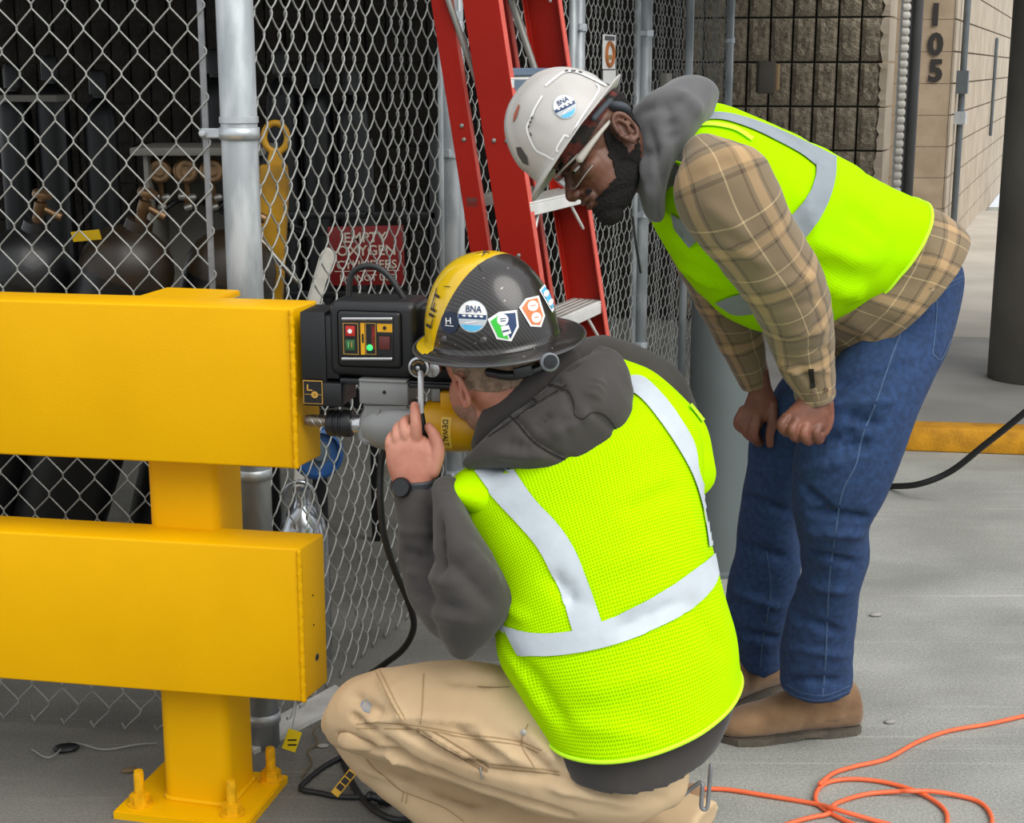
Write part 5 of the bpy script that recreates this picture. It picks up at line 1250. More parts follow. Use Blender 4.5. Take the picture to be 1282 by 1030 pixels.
def merge_meshes(name, lst, mats):
    V = []; Fc = []; fm = []; off = 0
    for me, k in lst:
        c = coords(me); V.append(c); f = [tuple(i+off for i in p.vertices) for p in me.polygons]; Fc += f; fm += [k]*len(f); off += len(c)
    return mesh_of(name, np.vstack(V), Fc, mats=mats, fm=fm)
bodyA = link('body', merge_meshes('body', [(body_in, 0), (hm, 0), (nh, 1), (fh, 1)], [M_skin_a, M_skin_ah]), A)
# --- beard, bandana and hair as shells grown from the head
def shell(name, me, sel, off, m, parent, nz=0., nsc=120, thick=.003):
    co = coords(me); no = normals(me); keep = sel(*local_h(co), co)
    if nz:
        for i in np.nonzero(keep)[0]: co[i] = co[i]+no[i]*(off+nz*noise.noise(Vector(co[i]*nsc)))
    else: co = co+no*off
    F2 = [tuple(p.vertices) for p in me.polygons if all(keep[v] for v in p.vertices)]
    used = sorted({v for f in F2 for v in f}); mp_ = {v: i for i, v in enumerate(used)}
    o = link(name, mesh_of(name, co[used], [tuple(mp_[v] for v in f) for f in F2]), parent, m)
    md = o.modifiers.new('thick', 'SOLIDIFY'); md.thickness = thick; md.offset = -1
    return o
def beard_sel(F, L, U, co):
    n = np.array([noise.noise(Vector(c*90))*.005 for c in co])
    jaw = (U < -.090+.32*np.clip(.03-F, 0, .1)+n) & (F > -.045) & (F < .12)
    side = (F > -.016+n) & (F < .002+n-.5*(U+.02)) & (U > -.10) & (U < -.012) & (np.abs(L) > .045)
    must = (U > -.076) & (U < -.066+n*.4) & (np.abs(L) < .032) & (F > .080)
    gote = (U < -.100+n) & (F > .03)
    lips = (np.abs(L) < .024) & (U > -.099) & (U < -.071) & (F > .085)
    nose = (F > .092) & (U > -.070) 
    return ((jaw | side | gote) & ~lips | (must & ~lips)) & ~nose & ((np.abs(L) > .040) | (F > .05) | (U < -.09)) & (co[:, 0] < P(800, 200, 3.0)[0])
shell('beard', hm, beard_sel, .0030, M_beard, A, .0028, 220)
shell('bandana', hm, lambda F, L, U, co: (U > .004-.22*F) & (F < .085) & (F > -.2) & ((F > -.018) | (U > .0)), .0035, M_band, A, .0012, 40)
shell('hair', hm, lambda F, L, U, co: (U < .012-.2*F) & (U > -.055) & (F < -.056) & (F > -.11), .003, M_beard, A, .0015, 220)
M_eyew = mat('eye_white', '#cfc8bd', .25); M_iris = mat('dark_iris', '#17100c', .2)
for s_ in (1, -1):
    c = H(.0735, s_*.031, -.021); V, Fc = ellipsoid(c, (hf*.0115, hl*.0115, hu*.0115), 20, 14); e = link('eyeball', mesh_of('eyeball', V, Fc), A, M_eyew)
    gz = (hf*.95-hu*.25+hl*(.1*s_)).normalized(); lathe('iris', [(.0058, .0098), (.0048, .0108), (.001, .0118)], axis_frame(c, gz), M_iris, e, 18)
    V, Fc = ellipsoid(H(.0735, s_*.031, -.0165), (hf*.0135, hl*.0145, hu*.0085), 20, 10); link('eyelid', mesh_of('eyelid', V, Fc), A, M_skin_a)
    V, Fc = ellipsoid(H(.0735, s_*.031, -.0295), (hf*.0125, hl*.014, hu*.0055), 20, 10); link('eyelid', mesh_of('eyelid', V, Fc), A, M_skin_a)
    tube('eyebrow', [H(.092, s_*.012, .000), H(.090, s_*.026, .005), H(.078, s_*.044, .001)], [.003, .0042, .002], M_beard, A, 8, 5)
# --- safety glasses
M_clear = mat('clear_lens', '#e9eef0', .05); bsdf(M_clear).inputs['Transmission Weight'].default_value = 1; bsdf(M_clear).inputs['IOR'].default_value = 1.12
M_frame_c = mat('milky_clear_frame', '#cfcabf', .25, spec=.7); bsdf(M_frame_c).inputs['Transmission Weight'].default_value = .25
gl = tube('glasses_temple', [H(-.030, .080, -.006), H(.000, .081, -.008), H(.035, .078, -.012), H(.066, .070, -.016)], [.0035, .0042, .0062, .0085], M_frame_c, A, 12, 6)
tube('glasses_temple', [H(-.030, -.080, -.006), H(.035, -.078, -.012), H(.066, -.070, -.016)], [.003, .004, .006], M_frame_c, A, 12, 6)
V = []; Fc = []; n1, n2 = 24, 8
for i in range(n1+1):
    a = math.radians(-78+156*i/n1); fo, lo2 = .050+.058*math.cos(a), .070*math.sin(a)
    notch = .016*math.exp(-(lo2/.012)**2)
    for j in range(n2+1):
        t = j/n2; u = -.002+(-.044+notch+.010*abs(math.sin(a))**2)*t-.006*abs(math.sin(a)); V.append(H(fo-.004*t, lo2, u))
for i in range(n1):
    for j in range(n2): Fc.append((i*(n2+1)+j, (i+1)*(n2+1)+j, (i+1)*(n2+1)+j+1, i*(n2+1)+j+1))
ln = link('glasses_lens', mesh_of('glasses_lens', V, Fc), A, M_clear); md = ln.modifiers.new('t', 'SOLIDIFY'); md.thickness = .0018
tube('glasses_rim', [Vector(V[i*(n2+1)]) for i in range(0, n1+1, 2)], .0022, M_frame_c, A, 10, 2)
tube('glasses_rim', [Vector(V[i*(n2+1)+n2]) for i in range(0, n1+1, 2)], .0013, M_frame_c, A, 8, 2)
# --- hood of the sweatshirt round the neck
hdA = fuse([loft_raw(rings([(832, 108, 896, 134, 3.10, .16), (800, 127, 884, 160, 3.08, .22), (789, 160, 862, 186, 3.07, .24), (791, 195, 842, 205, 3.06, .24), (797, 228, 832, 232, 3.06, .22), (806, 262, 830, 262, 3.07, .17)]), 40, 6),
    loft_raw(rings([(800, 180, 856, 150, 3.12, .22), (812, 225, 870, 165, 3.13, .27)]), 36, 6)], .006, 4)
wrinkle(hdA, .006, (9, 9, 9), 4)
crease(hdA, segs(hdA, [(800, 140, 860, 125, .012, -.006), (812, 160, 830, 230, .012, -.010), (800, 185, 815, 250, .010, .008), (835, 130, 845, 180, .014, -.009), (795, 200, 825, 185, .010, -.008), (850, 115, 880, 140, .014, .006)]))
hood = link('hood', hdA, A, M_hood_a)
tube('drawstring', [P(792, 272, 3.0), P(796, 305, 3.0), P(802, 341, 3.01)], .0025, M_blk, hood, 8, 5)
# --- vest
V, Fc, uv = loft_raw(torso, 72, 10, None, None); vmA = mesh_of('vest', V, Fc, uv); wrinkle(vmA, .009, (7, 7, 7), 8)
crease(vmA, segs(vmA, [(1010, 300, 1080, 330, .016, -0.0128), (1020, 330, 1090, 350, .014, 0.0112), (1060, 260, 1110, 300, .016, 0.0096), (1030, 360, 1080, 372, .012, -0.0128), (850, 330, 900, 360, .014, -0.0128), (840, 290, 880, 320, .014, 0.0112), (1000, 240, 1020, 290, .016, -0.0096)]))
vest = link('safety_vest', vmA, A, M_vest2); solid(vest, .004); bvv = bvh_of(vmA)
def Z5(x, y): return (780+x/2.1457, 80+y/2.1457)
d = Decal(); d.grid([Z5(*q) for q in ((178, 138), (262, 133), (340, 150), (420, 180), (515, 224), (571, 252))], [Z5(*q) for q in ((168, 160), (256, 152), (330, 172), (400, 203), (470, 240), (517, 275))], M_refl_a, bvv, .004, 5, 8); d.done('reflective_tape', vest)
d = Decal(); d.grid([Z5(*q) for q in ((571, 250), (566, 310), (548, 370), (515, 430), (480, 474))], [Z5(*q) for q in ((515, 262), (514, 300), (498, 345), (470, 385), (446, 410))], M_refl_a, bvv, .0045, 5, 8); d.done('reflective_tape', vest)
d = Decal(); d.grid([Z5(*q) for q in ((132, 400), (170, 425), (208, 464))], [Z5(*q) for q in ((140, 440), (160, 470), (180, 494))], M_refl_a, bvv, .004, 4, 6); d.done('reflective_tape', vest)
d = Decal(); d.grid([Z5(*q) for q in ((250, 640), (290, 622), (330, 612))], [Z5(*q) for q in ((290, 668), (320, 672), (372, 664))], M_refl_a, bvv, .004, 4, 6); d.done('reflective_tape', vest)

piping('vest_binding', coords(vmA)[-72:], .0042, M_bind, vest)
d = Decal(); seamline(d, [Z5(*q) for q in ((150, 178), (190, 168), (240, 166), (300, 178), (345, 205))], 5, M_bind, bvv, .0055); d.done('vest_binding', vest)

# --- white hard hat
def hardhat(c, f, l, u, parent, dome, brim, shell_f, name='hard_hat', peak=(0, 0), thick=.003, ridge=True, nu=72, stripe=None):
    """dome=(len, wid, height) semi-axes; brim(angle)->overhang"""
    V = []; Fc = []; fm = []; nr = 20
    for i in range(nr+1):
        t = i/nr*math.pi/2
        for j in range(nu):
            a = 2*math.pi*j/nu; r = math.cos(t)**.82; z = dome[2]*math.sin(t)**1.05
            x = dome[0]*r*math.cos(a); y = dome[1]*r*math.sin(a); bump = 0
            if ridge:
                y0 = abs(y); bump = .0045*(1/(1+math.exp((y0-.030)/.0022)))*min(1, max(0, (z-.028)/.015))
                if .052 < abs(y) and .030 < z < .085 and abs(x) < .045: bump += .0028
            n_ = Vector((x/dome[0]**2, y/dome[1]**2, z/dome[2]**2)); n_.normalize() if n_.length else None
            V.append(Vector((x, y, z))+n_*bump)
    for i in range(nr):
        for j in range(nu):
            q = (i*nu+j, i*nu+(j+1) % nu, (i+1)*nu+(j+1) % nu, (i+1)*nu+j); Fc.append(q)
            cy = sum(abs(V[k].y) for k in q)/4; fm.append(shell_f(sum(V[k].x for k in q)/4, sum(V[k].y for k in q)/4, sum(V[k].z for k in q)/4))
    base = len(V); rows = 7
    for i in range(1, rows+1):
        t = i/rows
        for j in range(nu):
            a = 2*math.pi*j/nu; ov, dz = brim(a); rx = dome[0]+ov*t; ry = dome[1]+ov*t
            V.append(Vector((rx*math.cos(a), ry*math.sin(a), dz*t*t-.0015*t)))
    for i in range(rows):
        for j in range(nu):
            A0 = (j if i == 0 else base+(i-1)*nu+j); A1 = ((j+1) % nu if i == 0 else base+(i-1)*nu+(j+1) % nu)
            q = (A0, base+i*nu+j, base+i*nu+(j+1) % nu, A1); Fc.append(q); fm.append(shell_f(sum(V[k].x for k in q)/4, sum(V[k].y for k in q)/4, -.01))
    W = [c+f*v.x+l*v.y+u*v.z for v in V]
    return W, Fc, fm, V
wc, wf, wl, wu = headframe(722, 172, 3.0, 231, 3)
wc = wc+wu*.004
W, Fc, fm, VL = hardhat(wc, wf, wl, wu, A, (.117, .103, .138), lambda a: (.012+.022*max(0, math.cos(a))**2+.018*max(0, -math.cos(a))**3, -.012*max(0, math.cos(a))+.010*max(0, -math.cos(a))**2), lambda x, y, z: 0)
hmW = mesh_of('hard_hat', W, Fc, mats=[M_hatw]); hatA = link('hard_hat', hmW, A); solid(hatA, .003); bvh_w = bvh_of(hmW)
M_navy = mat('sticker_navy', '#1f3a63', .5); M_sky = mat('sticker_sky', '#58b6e0', .5); M_greyp = mat('sticker_grey', '#b9c0c6', .5); M_hatline = mat('moulded_ridge_white', '#e6e5e2', .4)
def Z4(x, y): return (620+x/3.96, 60+y/3.96)
def disc(d, cx, cy, rx, ry, rot, m, bv, off, a0=0, a1=360, n=28):
    pts = []
    for k in range(n+1 if a1-a0 < 360 else n):
        a = math.radians(a0+(a1-a0)*k/n); x, y = rx*math.cos(a), ry*math.sin(a); c_, s_ = math.cos(rot), math.sin(rot); pts.append((cx+x*c_-y*s_, cy+x*s_+y*c_))
    d.poly(pts, m, bv, off)
def bna(name, cx, cy, rx, ry, rot, bv, parent, fs=1.):
    d = Decal(); R = math.radians(rot); c_, s_ = math.cos(R), math.sin(R)
    def T(x, y): return (cx+x*rx*c_-y*ry*s_, cy+x*rx*s_+y*ry*c_)
    disc(d, cx, cy, rx*1.06, ry*1.06, R, M_greyp, bv, .0018); disc(d, cx, cy, rx, ry, R, M_wht, bv, .0024)
    d.poly([T(-.99, -.12), T(.99, -.12), T(.97, .18), T(-.97, .18)], M_navy, bv, .0030)
    d.poly([T(-.97, .18), T(.97, .18), T(.80, .58), T(-.80, .58)], M_greyp, bv, .0030)
    d.poly([T(-.80, .56), T(.80, .56), T(.45, .88), T(0, .98), T(-.45, .88)], M_sky, bv, .0030)
    for k in range(4): d.poly([T(-.75+k*.4, -.04), T(-.55+k*.4, -.10), T(-.40+k*.4, -.02), T(-.55+k*.4, .06)], M_wht, bv, .0036)
    d.poly([T(-.5, .42), T(.3, .28), T(.34, .34), T(-.45, .50)], M_wht, bv, .0036)
    em = .62*ry; d.text('BNA', T(-.50, -.28), (rx*.56*c_, rx*.56*s_), (ry*.60*s_, -ry*.60*c_), M_navy, bv, .0036)
    return d.done(name, parent)
bna('round_sticker', 707, 134, 13.6, 14.5, -28, bvh_w, hatA)
d = Decal()
seamline(d, [Z4(*q) for q in ((250, 190), (300, 150), (345, 122), (400, 122), (470, 150), (548, 190))], 2.6, M_hatline, bvh_w, .002)
seamline(d, [Z4(*q) for q in ((235, 240), (200, 300), (178, 350), (160, 395), (175, 450), (205, 505), (250, 530), (296, 556))], 2.6, M_hatline, bvh_w, .002)
seamline(d, [Z4(*q) for q in ((500, 180), (512, 205), (490, 250), (430, 340), (375, 432))], 2.4, M_hatline, bvh_w, .002)
seamline(d, [Z4(*q) for q in ((345, 430), (305, 500), (330, 520))], 2.6, M_hatline, bvh_w, .002)
seamline(d, [Z4(*q) for q in ((345, 430), (375, 455), (330, 520))], 2.2, M_hatline, bvh_w, .002)
M_slot = mat('vent_slot', '#4a4642', .8)
for q in ((345, 120, 362, 117), (375, 119, 398, 119), (412, 122, 430, 128), (188, 340, 182, 352), (180, 362, 174, 374), (172, 384, 168, 396), (176, 420, 182, 436)): seamline(d, [Z4(q[0], q[1]), Z4(q[2], q[3])], 1.8, M_slot, bvh_w, .0028)
d.poly([Z4(*q) for q in ((106, 492), (128, 490), (160, 540), (166, 580), (140, 570), (115, 530))], M_slot, bvh_w, .002)
d.poly([Z4(*q) for q in ((96, 330), (118, 280), (124, 290), (108, 345), (90, 372))], mat('worn_orange_sticker', '#a2553c', .6), bvh_w, .002)
d.done('moulded_ridges', hatA)
# headband ratchet cloth at the back of the hat
V, Fc = ellipsoid(P(772, 137, 3.0), (IM_R*.027+IM_U*-.004, IM_T*.045, IM_U*.013+IM_R*.004), 20, 12); link('headband_pad', mesh_of('headband_pad', V, Fc), hatA, M_greyc)
tube('headband', [wc+wf*(.098*math.cos(a))+wl*(.084*math.sin(a))+wu*(-.012) for a in np.linspace(1.9, 4.4, 18)], .006, M_greyc, hatA, 10, 2)

# ================================================================ WORKER B: crouching man, back to us
B = thing('person', (.1, 2.75, 0), 'man in yellow and black hard hat crouching with his back turned, holding the drill lever', 'person')
tb = rings([(650, 560, 748, 488, 2.82, .10), (600, 596, 776, 466, 2.82, .16), (566, 628, 838, 482, 2.83, .27), (572, 668, 874, 530, 2.79, .30), (590, 705, 880, 575, 2.76, .31), (610, 742, 882, 628, 2.72, .32), (618, 785, 894, 690, 2.69, .33), (626, 828, 912, 758, 2.66, .34, .10), (652, 868, 925, 812, 2.64, .35, .25), (682, 910, 929, 850, 2.62, .365, .42)])
inner = shrink(tb[:-1], .895)+rings([(678, 893, 918, 840, 2.635, .30, .25), (688, 925, 916, 880, 2.625, .315, .30), (704, 950, 900, 914, 2.615, .31, .36)])
uarm = rings([(548, 628, 580, 608, 2.75, .11), (545, 655, 588, 648, 2.70, .14), (543, 690, 611, 688, 2.65, .16), (542, 722, 632, 722, 2.63, .16), (543, 748, 643, 750, 2.625, .15), (547, 775, 624, 780, 2.64, .13), (558, 795, 604, 799, 2.66, .11)])
farm = rings([(540, 790, 606, 784, 2.67, .11), (514, 760, 592, 752, 2.68, .12), (503, 722, 580, 728, 2.715, .115), (498, 685, 560, 698, 2.73, .10), (498, 655, 550, 664, 2.745, .085), (493, 627, 546, 620, 2.755, .07), (493, 617, 544, 610, 2.76, .062)])
rarm = rings([(700, 480, 728, 430, 2.95, .14), (742, 485, 768, 424, 2.98, .15), (790, 500, 812, 440, 3.02, .14), (822, 520, 846, 462, 3.05, .13), (838, 545, 862, 500, 3.10, .11)])
rfore = rings([(800, 480, 862, 520, 3.08, .11), (740, 520, 790, 560, 3.12, .10), (690, 520, 720, 560, 3.10, .08)])
sw_ = fuse([loft_raw(inner, 48, 6, 'round', 'flat'), loft_raw(uarm, 32, 5), loft_raw(farm, 32, 5, 'round', 'flat'), loft_raw(rarm, 28, 5), loft_raw(rfore, 24, 5)], .0065, 3)
wrinkle(sw_, .006, (8, 8, 8), 11)
crease(sw_, segs(sw_, [(550, 650, 552, 720, .012, -.016), (505, 690, 545, 700, .010, -.010), (510, 715, 560, 730, .011, .010), (515, 740, 575, 762, .011, -.010), (530, 770, 600, 778, .012, .008), (560, 700, 620, 760, .014, -.010), (580, 680, 625, 730, .014, .009), (500, 665, 540, 668, .009, .007), (690, 930, 900, 900, .010, -.010), (760, 440, 820, 462, .014, -.010), (740, 455, 800, 490, .014, .010), (700, 925, 780, 958, .010, .006)]))
sweat = link('sweatshirt', sw_, B, M_hood_b)
# --- trousers
th = rings([(418, 916, 424, 872, 2.84, .10), (430, 930, 440, 850, 2.83, .14), (455, 940, 476, 838, 2.80, .17), (505, 955, 530, 831, 2.76, .19), (565, 975, 592, 831, 2.72, .20), (630, 995, 655, 846, 2.68, .21), (692, 1014, 725, 872, 2.65, .24), (762, 1022, 800, 905, 2.65, .25), (815, 1002, 842, 930, 2.67, .18)])
cf = rings([(417, 925, 440, 884, 2.90, .11), (440, 957, 480, 912, 2.90, .14), (498, 1008, 538, 952, 2.88, .15), (560, 1048, 602, 986, 2.85, .15), (640, 1078, 690, 1008, 2.80, .15), (722, 1096, 742, 1034, 2.78, .13)])
cf2 = rings([(690, 985, 720, 930, 2.98, .14), (760, 1030, 780, 965, 2.92, .15), (830, 1050, 845, 992, 2.86, .14), (876, 1046, 890, 1006, 2.82, .12)])
tr = fuse([loft_raw(th, 40, 6), loft_raw(cf, 36, 6, 'round', 'flat'), loft_raw(cf2, 30, 5, 'round', 'flat')], .0065, 2)
wrinkle(tr, .006, (8, 8, 10), 15)
crease(tr, segs(tr, [(426, 922, 505, 950, .009, -0.0300), (505, 950, 602, 988, .009, -0.0330), (602, 988, 712, 1020, .009, -0.0330), (450, 905, 515, 898, .007, 0.0090), (515, 898, 600, 905, .006, 0.0075), (500, 912, 560, 945, .008, -0.0180), (560, 945, 612, 962, .008, -0.0150), (540, 920, 590, 950, .008, 0.0120), (570, 912, 620, 948, .008, -0.0120), (600, 915, 650, 952, .009, 0.0120), (640, 925, 690, 968, .009, -0.0135), (660, 915, 700, 955, .009, 0.0105), (615, 965, 700, 975, .010, -0.0120), (560, 850, 620, 855, .014, -0.0090), (475, 850, 505, 900, .008, 0.0090), (440, 870, 480, 895, .012, -0.0120), (690, 985, 790, 1005, .010, 0.0120), (700, 975, 830, 1000, .010, -0.0120), (480, 925, 530, 965, .010, -0.0150), (455, 960, 520, 985, .010, 0.0120), (540, 985, 600, 1005, .012, -0.0135), (470, 935, 500, 955, .009, 0.0120), (440, 895, 470, 915, .007, -0.0150)]))
trous = link('trousers', tr, B, M_khaki); bvt = bvh_of(tr)
def Z1(x, y): return (400+x/2.374, 780+y/2.374)
d = Decal()
for p_ in (((165, 140), (190, 190), (215, 240), (245, 290)), ((178, 138), (203, 188), (228, 238), (256, 286)), ((110, 300), (180, 295), (270, 302), (340, 312), (430, 330), (520, 340), (600, 352), (660, 378)), ((110, 312), (270, 314), (350, 322), (440, 342), (520, 352), (600, 364), (650, 385)),
           ((310, 150), (308, 200), (306, 250), (300, 300)), ((510, 418), (580, 425), (650, 432), (712, 440)), ((510, 428), (580, 436), (650, 442), (715, 450)), ((130, 390), (160, 430), (200, 460), (240, 495), (300, 520), (370, 548), (430, 590)), ((250, 500), (245, 530)), ((262, 505), (257, 535)), ((620, 300), (600, 360), (640, 430))):
    seamline(d, [Z1(*q) for q in p_], 1.3, M_kseam, bvt, .0014)
seamline(d, [Z1(*q) for q in ((290, 315), (340, 350), (400, 385), (460, 420), (500, 440))], 5, M_kdark, bvt, .0012)
seamline(d, [Z1(*q) for q in ((335, 320), (390, 352), (450, 390), (505, 430))], 2.4, M_kdark, bvt, .0012)
seamline(d, [Z1(*q) for q in ((470, 190), (520, 192), (565, 190))], 1, M_kdark, bvt, .0014)
d.done('stitching_and_fold_shade', trous)
d = Decal(); M_smudge = mat('blue_grey_smudge', '#7d8694', .9, col2='#9a9389', vscale=60)
d.poly([Z1(*q) for q in ((125, 232), (140, 225), (156, 240), (150, 268), (132, 262), (122, 248))], M_smudge, bvt, .0010); d.done('paint_smudge', trous)
q = hit(bvt, *Z1(608, 324), .002)
if q: lathe('rivet', [(.005, -.001), (.0055, .0012), (.003, .0022), (.0005, .002)], axis_frame(q, CAM-q), M_rivet, trous, 14)
q = hit(bvt, *Z1(480, 430), .004); q2 = hit(bvt, *Z1(487, 458), .004)
if q and q2: tube('zip_pull', [q, q2], .0022, M_rivet, trous, 8, 1)
# knee strap flap
fl_ = rings([(424, 932, 428, 916, 2.74, .012), (434, 938, 440, 917, 2.725, .014), (460, 940, 466, 928, 2.715, .014), (476, 942, 480, 934, 2.72, .01)])
V, Fc, uv = loft_raw(fl_, 20, 5); link('strap_flap', mesh_of('strap_flap', V, Fc), trous, M_khaki)
boot('boot', G(884, 1060), G(765, 1085), B, .10, shaft_c=G(860, 1066))
boot('boot', G(800, 1110), G(650, 1120), B, .11, shaft_c=G(765, 1105))
# --- hood and inner collar
hb_ = fuse([loft_raw(rings([(588, 585, 585, 572, 2.77, .03), (616, 583, 606, 549, 2.745, .07), (655, 587, 634, 526, 2.725, .10), (700, 595, 660, 506, 2.715, .12), (746, 588, 686, 486, 2.72, .13), (777, 558, 704, 466, 2.74, .13), (785, 522, 716, 455, 2.77, .12), (773, 486, 730, 450, 2.81, .11), (752, 458, 735, 452, 2.84, .08)]), 36, 6)], .005, 3)
wrinkle(hb_, .006, (11, 11, 11), 21)
def Z8(x, y): return (540+x/3.77, 430+y/3.77)
crease(hb_, segs(hb_, [(*Z8(*a), *Z8(*b), w_, am) for a, b, w_, am in (((390, 345), (480, 460), .007, -.008), ((480, 460), (620, 540), .007, -.008), ((650, 540), (680, 620), .007, -.009), ((620, 200), (680, 340), .008, -.007), ((680, 350), (620, 370), .008, -.006), ((470, 280), (640, 170), .007, .006), ((440, 310), (600, 220), .007, -.006), ((330, 390), (440, 330), .007, .006), ((500, 400), (560, 330), .010, -.008), ((560, 440), (760, 320), .016, .010), ((760, 320), (900, 440), .008, -.006), ((300, 520), (560, 530), .012, .008), ((540, 170), (620, 190), .007, -.007), ((690, 100), (640, 130), .007, -.006), ((800, 170), (760, 260), .014, .008), ((350, 470), (470, 500), .012, -.006))]))
hoodB = link('hood', hb_, B, M_hood_b); bvh_hd = bvh_of(hb_)
M_hseam = mat('dark_hood_seam', '#1d1a19', .95); M_hedge = mat('worn_seam_edge', '#5d5650', .95)
for pp_s, w_s, m_s in ((((370, 345), (405, 375), (440, 420), (480, 462), (540, 505), (620, 543), (680, 548)), 2.2, M_hseam), (((378, 340), (412, 368), (448, 412), (488, 454), (548, 497), (625, 535)), 1.2, M_hedge),
                       (((650, 545), (668, 575), (684, 622)), 2.4, M_hseam), (((600, 200), (650, 230), (672, 280), (678, 335), (715, 355), (760, 325), (820, 340), (870, 400), (905, 460)), 1.3, M_hseam),
                       (((270, 440), (350, 385), (440, 320), (540, 255), (640, 195)), 1.2, M_hseam), (((550, 195), (600, 205), (625, 225)), 2.6, M_hseam), (((455, 270), (480, 262), (500, 275)), 2.4, M_hseam)):
    d = Decal(); seamline(d, [Z8(*q) for q in pp_s], w_s, m_s, bvh_hd, .0015); d.done('hood_seam', hoodB)
ic = fuse([raw_tube([P(606, 548, 2.80), P(620, 525, 2.775), P(650, 500, 2.765), P(684, 476, 2.775), P(712, 452, 2.80)], [.022, .030, .033, .034, .026], 20, 6), raw_tube([P(606, 548, 2.80), P(612, 560, 2.86), P(660, 560, 2.93)], [.022, .03, .04], 16, 5)], .005, 3)
link('inner_collar', ic, B, M_hood_b)
# --- head
bc_, bf, bl, bu = P(632, 428, 2.80), None, None, None
az = math.radians(40)
ub = (IM_U*math.cos(math.radians(19))+IM_T*math.sin(math.radians(19))); ub = (Matrix.Rotation(math.radians(7.0), 3, IM_T) @ ub).normalized()
ub0 = ub
f0 = Vector((-math.cos(az), math.sin(az), 0)); bf = (f0-ub*f0.dot(ub)).normalized(); bl = ub.cross(bf).normalized()
hc, hf, hl, hu = P(610, 456, 2.83), bf, bl, ub
if True:
    f2 = Vector((-.42, .86, -.28)).normalized(); hf = (f2).normalized(); hu = (ub-hf*ub.dot(hf)).normalized(); hl = hu.cross(hf).normalized()
hpB = [HE((-.006, 0, .02), (.094, .078, .09)), HE((.028, 0, -.045), (.062, .060, .074)), HE((.030, 0, -.090), (.060, .052, .036)), HE((.076, 0, -.112), (.022, .028, .022)), HE((.074, 0, -.002), (.020, .050, .013)),
    raw_tube([H(.082, 0, -.008), H(.094, 0, -.028), H(.110, 0, -.050)], [.008, .009, .012], 14, 4), HE((.098, 0, -.0765), (.010, .023, .0062)), HE((.095, 0, -.0905), (.011, .021, .0072)), HE((.045, .044, -.05), (.038, .026, .045)), HE((.05, -.045, -.04), (.03, .02, .02)),
    HE((.028, .024, -.09), (.05, .03, .034)), HE((.028, -.024, -.09), (.05, .03, .034)),
    raw_tube([H(-.025, 0, -.03), P(645, 495, 2.83), P(672, 530, 2.86)], [.068, .066, .078], 24, 5)]+ear(1)+ear(-1)
hmB = fuse(hpB, .0026, 5)
YH = 2.775
handB = hand_parts(rings([(496, 622, 540, 618, YH-.02, .044), (491, 604, 541, 603, YH-.02, .042), (484, 582, 549, 586, YH-.018, .042), (483, 563, 551, 566, YH-.016, .040), (487, 551, 535, 548, YH-.012, .036)]),
    [([px_(521, 552, YH-.018), px_(521, 535, YH-.026), px_(520, 519, YH-.018), px_(519, 508, YH-.004)], [.0120, .0112, .0102, .0088]),
     ([px_(508, 552, YH-.018), px_(507, 540, YH-.022), px_(506, 529, YH-.008), px_(511, 524, YH+.020)], [.0118, .0110, .0100, .009]),
     ([px_(497, 556, YH-.016), px_(497, 545, YH-.018), px_(498, 535, YH-.002), px_(505, 530, YH+.022)], [.0110, .0104, .0094, .0085]),
     ([px_(488, 562, YH-.012), px_(488, 552, YH-.014), px_(491, 545, YH+.004), px_(498, 541, YH+.022)], [.0098, .0092, .0084, .0075])],
    ([px_(541, 590, YH-.02), px_(548, 567, YH-.022), px_(545, 548, YH-.020), px_(537, 535, YH-.012)], [.0150, .0140, .0118, .0095]))
hdB = fuse(handB, .0024, 3)
body_b = fuse([loft_raw(shrink(inner[:-2], .74), 28, 4), loft_raw(shrink(uarm, .78), 20, 4), loft_raw(shrink(farm, .72), 20, 4), loft_raw(shrink(rarm, .75), 20, 4), loft_raw(shrink(rfore, .75), 20, 4), loft_raw(shrink(th[:-1], .7), 24, 4), loft_raw(shrink(cf, .62), 20, 4), loft_raw(shrink(cf2[:-1], .55), 20, 4)], .012, 2)
bodyB = link('body', merge_meshes('body', [(body_b, 0), (hmB, 0), (hdB, 0)], [M_skin_b]), B)
shell('hair', hmB, lambda F, L, U, co: (U > -.030-.5*np.clip(-F-.03, 0, .05)) & (F < -.008) & ((F < -.040) | (U > .0)) & (np.abs(L) < .0775), .0022, M_hair_b, B, .0014, 260)
M_stub = mat('stubble_skin', '#a47866', .8, col2='#8d6c5d', vscale=160, bump=.5, bscale=500, bdist=.002)
shell('stubble', hmB, lambda F, L, U, co: (U < -.060) & (F > .0) & (np.abs(L) > .01), .0010, M_stub, B)
# watch
M_watch = mat('black_watch', '#17181a', .3); M_strap = mat('watch_strap', '#2b2f33', .5)
wr0 = P(517, 609, YH-.018); 
V = []; n = 36
wr = rings([(491, 612, 544, 611, YH-.018, .050), (491, 601, 543, 599, YH-.018, .050)])
V_, F_, u_ = loft_raw([(c, a*1.0, b*1.0) for c, a, b in wr], 36, 3, None, None); ws = link('watch', mesh_of('watch', V_, F_), B, M_strap); md = ws.modifiers.new('t', 'SOLIDIFY'); md.thickness = .003; md.offset = 1
wq = P(503, 610, YH-.048); lathe('watch_case', [(.017, -.004), (.019, -.001), (.019, .006), (.0165, .009), (.016, .0085), (.001, .0085)], axis_frame(wq, (CAM-wq).normalized()+Vector((-.35, 0, 0))), M_watch, ws, 32)
